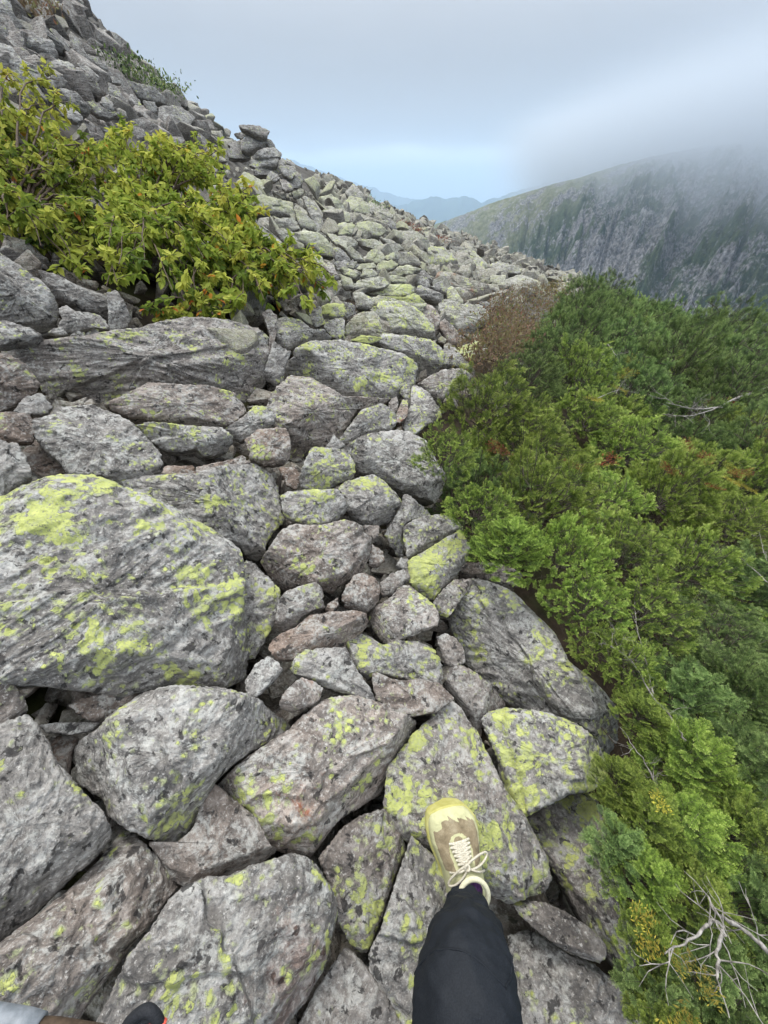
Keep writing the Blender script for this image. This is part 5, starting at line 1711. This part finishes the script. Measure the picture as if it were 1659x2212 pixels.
# round smooth the profiles
for _ in range(8):
    hw[1:-1] = .25 * hw[:-2] + .5 * hw[1:-1] + .25 * hw[2:]; th_[1:-1] = .25 * th_[:-2] + .5 * th_[1:-1] + .25 * th_[2:]
a = np.linspace(0, PI, nw)
hw = hw * np.sqrt(np.clip(1 - (1 - np.clip(f / 0.06, 0, 1)) ** 2, 0, 1)) * np.sqrt(np.clip(1 - (1 - np.clip((1 - f) / 0.05, 0, 1)) ** 2, 0, 1)) + 1e-5
# sole: rounded slab
prof = [(0.80, -.030), (0.94, -.024), (1.00, -.008), (1.03, .010), (1.02, .022), (0.97, .028), (0.85, .030)]
prof = prof + [(-p, q) for p, q in prof[::-1]]
pw = np.array([p[0] for p in prof]); ph = np.array([p[1] for p in prof])
Vs = sh(np.repeat(f[:, None], len(pw), 1), cl[:, None] + hw[:, None] * pw[None] * 1.05, ph[None] + 0 * f[:, None] + 0.012 * np.exp(-(f[:, None] / .10) ** 2))
m_ = len(pw)
i = np.arange(nf - 1)[:, None] * m_ + np.arange(m_)[None]; j = np.arange(nf - 1)[:, None] * m_ + (np.arange(m_) + 1)[None] % m_
Fs = np.stack([i, j, j + m_, i + m_], -1).reshape(-1, 4)
person = empty('person', tuple(toe))
tag(person, 'person stepping onto the boulder in dark navy trousers, seen as one leg', 'person')


def part(name, V, F, mat, parent, **kw):
    V = np.asarray(V, float).reshape(-1, 3)
    o = mesh_obj(name, V - toe, F, mat, parent, **kw)
    return o


# upper
WW = np.cos(a)[None] * (hw * 0.99)[:, None]
ex_ = 0.62
HH = 0.026 + (th_[:, None] - 0.026) * (np.sin(a)[None] ** ex_)
# a valley around the instep so the tongue area stands proud
narrow = 1 - 0.30 * sstep(0.30, 0.62, f)[:, None] * (np.sin(a)[None] ** 1.5)
WW = WW * narrow
rip = fbm(np.stack([f[:, None] * 14 + 0 * WW, WW * 60, 0 * WW], -1), 3) * 0.0016
HH = HH + rip
Vu = sh(np.repeat(f[:, None], nw, 1), cl[:, None] + WW, HH)
i = np.arange(nf - 1)[:, None] * nw + np.arange(nw - 1)[None]
Fu = np.stack([i, i + 1, i + nw + 1, i + nw], -1).reshape(-1, 4)
wn_ = WW / (hw[:, None] + 1e-6)
jag = 0.055 * ((wn_ * 2.6 + 0.3) % 1) * (np.abs(wn_) < .8) + 0.02 * np.sin(wn_ * 7)
inpanel = (f[:, None] > 0.10 + 0.16 * np.abs(wn_) ** 2.2 + jag) & (np.abs(wn_) < 0.86) & (f[:, None] < 0.60)
eye = ((wn_ / 0.47) ** 2 + ((f[:, None] - 0.46) / 0.19) ** 2) < 1          # pale eyestay round the laces
eye |= (f[:, None] > 0.5) & (np.abs(wn_) < 0.46)
tongue = ((wn_ / 0.27) ** 2 + ((f[:, None] - 0.42) / 0.12) ** 2) < 1
panel = (inpanel & ~eye) | tongue
shoe = part('shoe', Vu, Fu, upper_material(), person, attrs={'mesh_panel': panel.astype(float).ravel()})
sole = part('sole', Vs, Fs, M_SOLE, shoe)


def on_top(ff, ww, lift=0.003):
    """Point on the shoe upper at station ff and lateral fraction ww."""
    k = np.clip(np.searchsorted(f, ff), 1, nf - 1)
    h_ = np.interp(ff, f, th_); w_ = np.interp(ff, f, hw)
    nr = 1 - 0.30 * float(sstep(0.30, 0.62, ff))
    s_ = max(1 - (ww) ** 2, 0.0) ** 0.5
    return sh(np.array(ff), np.array(np.interp(ff, f, cl) + w_ * ww * (0.99 * nr if abs(ww) < .7 else .9)), np.array(0.026 + (h_ - 0.026) * s_ ** ex_ + lift))


# laces: zigzag, knot, two loops, two ends
lp, lr = [], []
fr = np.linspace(0.34, 0.52, 6)
for q in range(6):
    lp.append(np.array([on_top(fr[q], w, 0.004 + 0.004 * (1 - w * w)) for w in np.linspace(-.42, .42, 9)])); lr.append(0.0027)
    if q < 5:
        lp.append(np.array([on_top(fr[q] + (fr[q + 1] - fr[q]) * t, -.40 + .80 * t, 0.006 + .004 * math.sin(PI * t)) for t in np.linspace(0, 1, 9)])); lr.append(0.0027)
        lp.append(np.array([on_top(fr[q] + (fr[q + 1] - fr[q]) * t, .40 - .80 * t, 0.006 + .004 * math.sin(PI * t)) for t in np.linspace(0, 1, 9)])); lr.append(0.0027)
kn = on_top(0.545, 0.0, 0.010)
0 and print('SHOE', [[round(float(q)) for q in project(on_top(a_, 0.0))[:2]] for a_ in (0.02, 0.2, 0.38, 0.56, 0.65, 0.8)], project(sh(np.array(0.3), np.array(0.055), np.array(0.01)))[:2], project(sh(np.array(0.3), np.array(-0.055), np.array(0.01)))[:2])


def loop(sg, L, wd, back):
    t = np.linspace(0, 2 * PI, 30)
    x = L * 0.5 * (1 - np.cos(t)); y = wd * np.sin(t)
    return kn + yl * (sg * x)[:, None] + xh * (y + back * x / L)[:, None] + zt * (0.004 * np.sin(t / 2) - 0.022 * (x / L) ** 2 - 0.0)[:, None]


lp.append(loop(1, 0.062, 0.010, -0.008)); lr.append(0.0027)
lp.append(loop(-1, 0.050, 0.010, 0.030)); lr.append(0.0027)
for sg, L, bk in ((1, 0.048, 0.028), (-1, 0.040, 0.012)):
    t = np.linspace(0, 1, 10)
    lp.append(kn + yl * (sg * L * t)[:, None] + xh * (bk * t)[:, None] + zt * (0.006 * np.sin(t * PI) - 0.026 * t ** 2)[:, None]); lr.append(0.0025)
t = np.linspace(0, 2 * PI, 14)
lp.append(kn + yl * (0.006 * np.cos(t))[:, None] + xh * (0.006 * np.sin(t))[:, None] + zt * (0.003 + 0.002 * np.sin(2 * t))[:, None]); lr.append(0.0032)
VL, FL = tube(lp, [np.full(len(p), r) for p, r in zip(lp, lr)], 6)
part('lace', VL, FL, M_LACE, shoe)
# padded collar and sock
colc = sh(np.array(0.80), np.array(0.0), np.array(0.118))
t = np.linspace(0, 2 * PI, 40)
ring = np.array([sh(np.array(0.80 + 0.175 * math.cos(q)), np.array(0.036 * math.sin(q)), np.array(0.116 - 0.010 * math.cos(q) + 0.006 * math.sin(q) ** 2)) for q in t])
VC, FC = tube([ring], [np.full(40, 0.0062)], 10)
part('collar', VC, FC, M_COLLAR, shoe)

# leg: centre line and radii read from the picture, at arm's-length depths
Lk = [(1006, 1972, .0, 55), (1008, 1980, .0, 60), (1012, 2004, .0, 66), (1016, 2022, .0, 79), (1014, 2050, .0, 92), (1006, 2100, .0, 109), (1006, 2150, .0, 115),
      (1006, 2212, .0, 121), (1006, 2290, .0, 130), (1004, 2420, .0, 150)]
d0 = project(colc)[2]
tk = [d0 - .012, d0 - .030, d0 - .065, d0 - .105, d0 - .16, d0 - .205, d0 - .235, d0 - .26, d0 - .28, d0 - .30]
CP_ = np.array([CAM + tt_ * ray(u, v) for (u, v, _, _), tt_ in zip(Lk, tk)])
RD = np.array([r / 829.5 * tt_ * kf for (_, _, _, r), tt_, kf in zip(Lk, tk, (.84, .80, .76, .78, .84, .90, .94, .95, .96, .97))])
hip = np.array([0.10, -0.42, 0.70])
CP_ = np.concatenate([CP_, [CP_[-1] * .5 + hip * .5 + [0, 0, .02], hip]]); RD = np.concatenate([RD, [0.10, 0.115]])
s = np.linspace(0, len(CP_) - 1, 140)
CC = np.stack([np.interp(s, np.arange(len(CP_)), CP_[:, k]) for k in range(3)], -1); RR_ = np.interp(s, np.arange(len(CP_)), RD)
for _ in range(20):
    CC[1:-1] = .25 * CC[:-2] + .5 * CC[1:-1] + .25 * CC[2:]; RR_[1:-1] = .25 * RR_[:-2] + .5 * RR_[1:-1] + .25 * RR_[2:]
VT, FT = tube([CC], [RR_], 96)
Vt = VT.reshape(140, 96, 3); cen = CC[:, None]
dr = nrmz(Vt - cen)
sv = s[:, None] + 0 * dr[..., 0]; th2 = np.linspace(0, 2 * PI, 96, endpoint=False)[None] + 0 * sv
wr = 0.007 * fbm(np.stack([sv * 1.1 + 0.8 * np.sin(th2), np.cos(th2) * 1.3, np.sin(th2) * 1.3], -1), 3)
wr += 0.008 * (ridged(np.stack([sv * 1.9 + np.cos(th2 + 1), np.cos(th2) * 0.6, np.sin(th2) * 0.6], -1), 2) - .5) * np.exp(-((sv - 3.2) / 2.2) ** 2)
Vt = Vt + dr * wr[..., None]
trous = part('trousers', Vt, [FT, np.arange(139 * 96, 140 * 96)[None]], M_NAVY, person)
# sock
an0 = sh(np.array(0.78), np.array(0.0), np.array(0.085)); an1 = CC[8]
VS2, FS2 = tube([np.linspace(an0, an1, 10)], [np.linspace(0.034, 0.034, 10)], 32)
part('sock', VS2, FS2, M_SOCK, person)
# curved knee seam laid on the cloth
bt = BVHTree.FromPolygons([tuple(v) for v in Vt.reshape(-1, 3)], [tuple(q) for q in FT])


def on_cloth(pts):
    out_ = []
    P_ = np.array(pts, float)
    s_ = np.linspace(0, len(P_) - 1, 60)
    uu = np.interp(s_, np.arange(len(P_)), P_[:, 0]); vv = np.interp(s_, np.arange(len(P_)), P_[:, 1])
    for u, v in zip(uu, vv):
        d = ray(u, v); h_ = bt.ray_cast(Vector(CAM), Vector(d / np.linalg.norm(d)))[0]
        if h_ is not None: out_.append(np.array(h_))
    out_ = np.array(out_)
    for _ in range(6): out_[1:-1] = .25 * out_[:-2] + .5 * out_[1:-1] + .25 * out_[2:]
    return out_


for pts in ([(893, 2110), (905, 2085), (930, 2058), (965, 2048), (1000, 2053), (1035, 2075), (1065, 2105), (1090, 2130)],
            [(1101, 2030), (1106, 2070), (1104, 2110), (1092, 2134)]):
    C = on_cloth(pts)
    if len(C) > 4:
        V_, F_ = tube([C], [np.full(len(C), 0.0020)], 6)
        part('seam', V_, F_, M_NAVY, trous)

# ------------------------------------------------------------------ things cut by the bottom edge
M_GREYM = plain('brushed_grey', (0.16, 0.18, 0.20), (0.24, 0.26, 0.285), 80, 0.5)
M_BROWNM = plain('dark_brown_grip', (0.045, 0.030, 0.020), (0.085, 0.058, 0.038), 120, 0.8, 0.0004)
M_BLACK = plain('black_webbing', (0.010, 0.011, 0.014), (0.024, 0.026, 0.031), 400, 0.75, 0.0004)
M_CORAL = plain('coral_tab', (0.60, 0.09, 0.06), (0.72, 0.13, 0.09), 60, 0.6)


def at(u, v, t):
    return CAM + t * ray(u, v)


rod = empty('rod', tuple(at(-60, 2205, .6)))
tag(rod, 'rod with a grey and a dark brown section at the bottom left corner', 'rod')
o0 = at(-60, 2205, .6)
for nm, p0, p1, r, mt in (('grey_sleeve', at(-140, 2186, .60), at(83, 2223, .60), 0.0195, M_GREYM), ('brown_sleeve', at(83, 2227, .60), at(300, 2263, .60), 0.0165, M_BROWNM)):
    C = np.linspace(p0, p1, 8); rr = np.full(8, r); rr[0] *= .9; rr[-1] *= .9
    V_, F_ = tube([C], [rr], 28)
    n_ = len(V_); cap = [list(range(28)), list(range(n_ - 28, n_))]
    o = mesh_obj(nm, V_ - o0, [F_, np.array([cap[0][::-1]]), np.array([cap[1]])], mt, rod)
strap = empty('strap', tuple(at(300, 2215, .60)))
tag(strap, 'curved black webbing strap with a coral tab at the bottom edge', 'strap')
o0 = at(300, 2215, .60)
for nm, pts, r, mt in (('webbing', [(262, 2240), (275, 2212), (297, 2190), (318, 2180), (335, 2192), (346, 2215), (350, 2245)], 0.0085, M_BLACK),
                       ('webbing', [(285, 2245), (300, 2215), (320, 2197), (333, 2190)], 0.0075, M_BLACK),
                       ('coral_tab', [(322, 2225), (338, 2212), (352, 2222)], 0.010, M_CORAL)):
    P_ = np.array([at(u, v, .60) for u, v in pts]); s_ = np.linspace(0, len(P_) - 1, 24)
    C = np.stack([np.interp(s_, np.arange(len(P_)), P_[:, k]) for k in range(3)], -1); C = smooth_open(C)
    rr = np.full(24, r); rr[0] *= .5; rr[-1] *= .5
    V_, F_ = tube([C], [rr], 12)
    mesh_obj(nm, V_ - o0, F_, mt, strap)
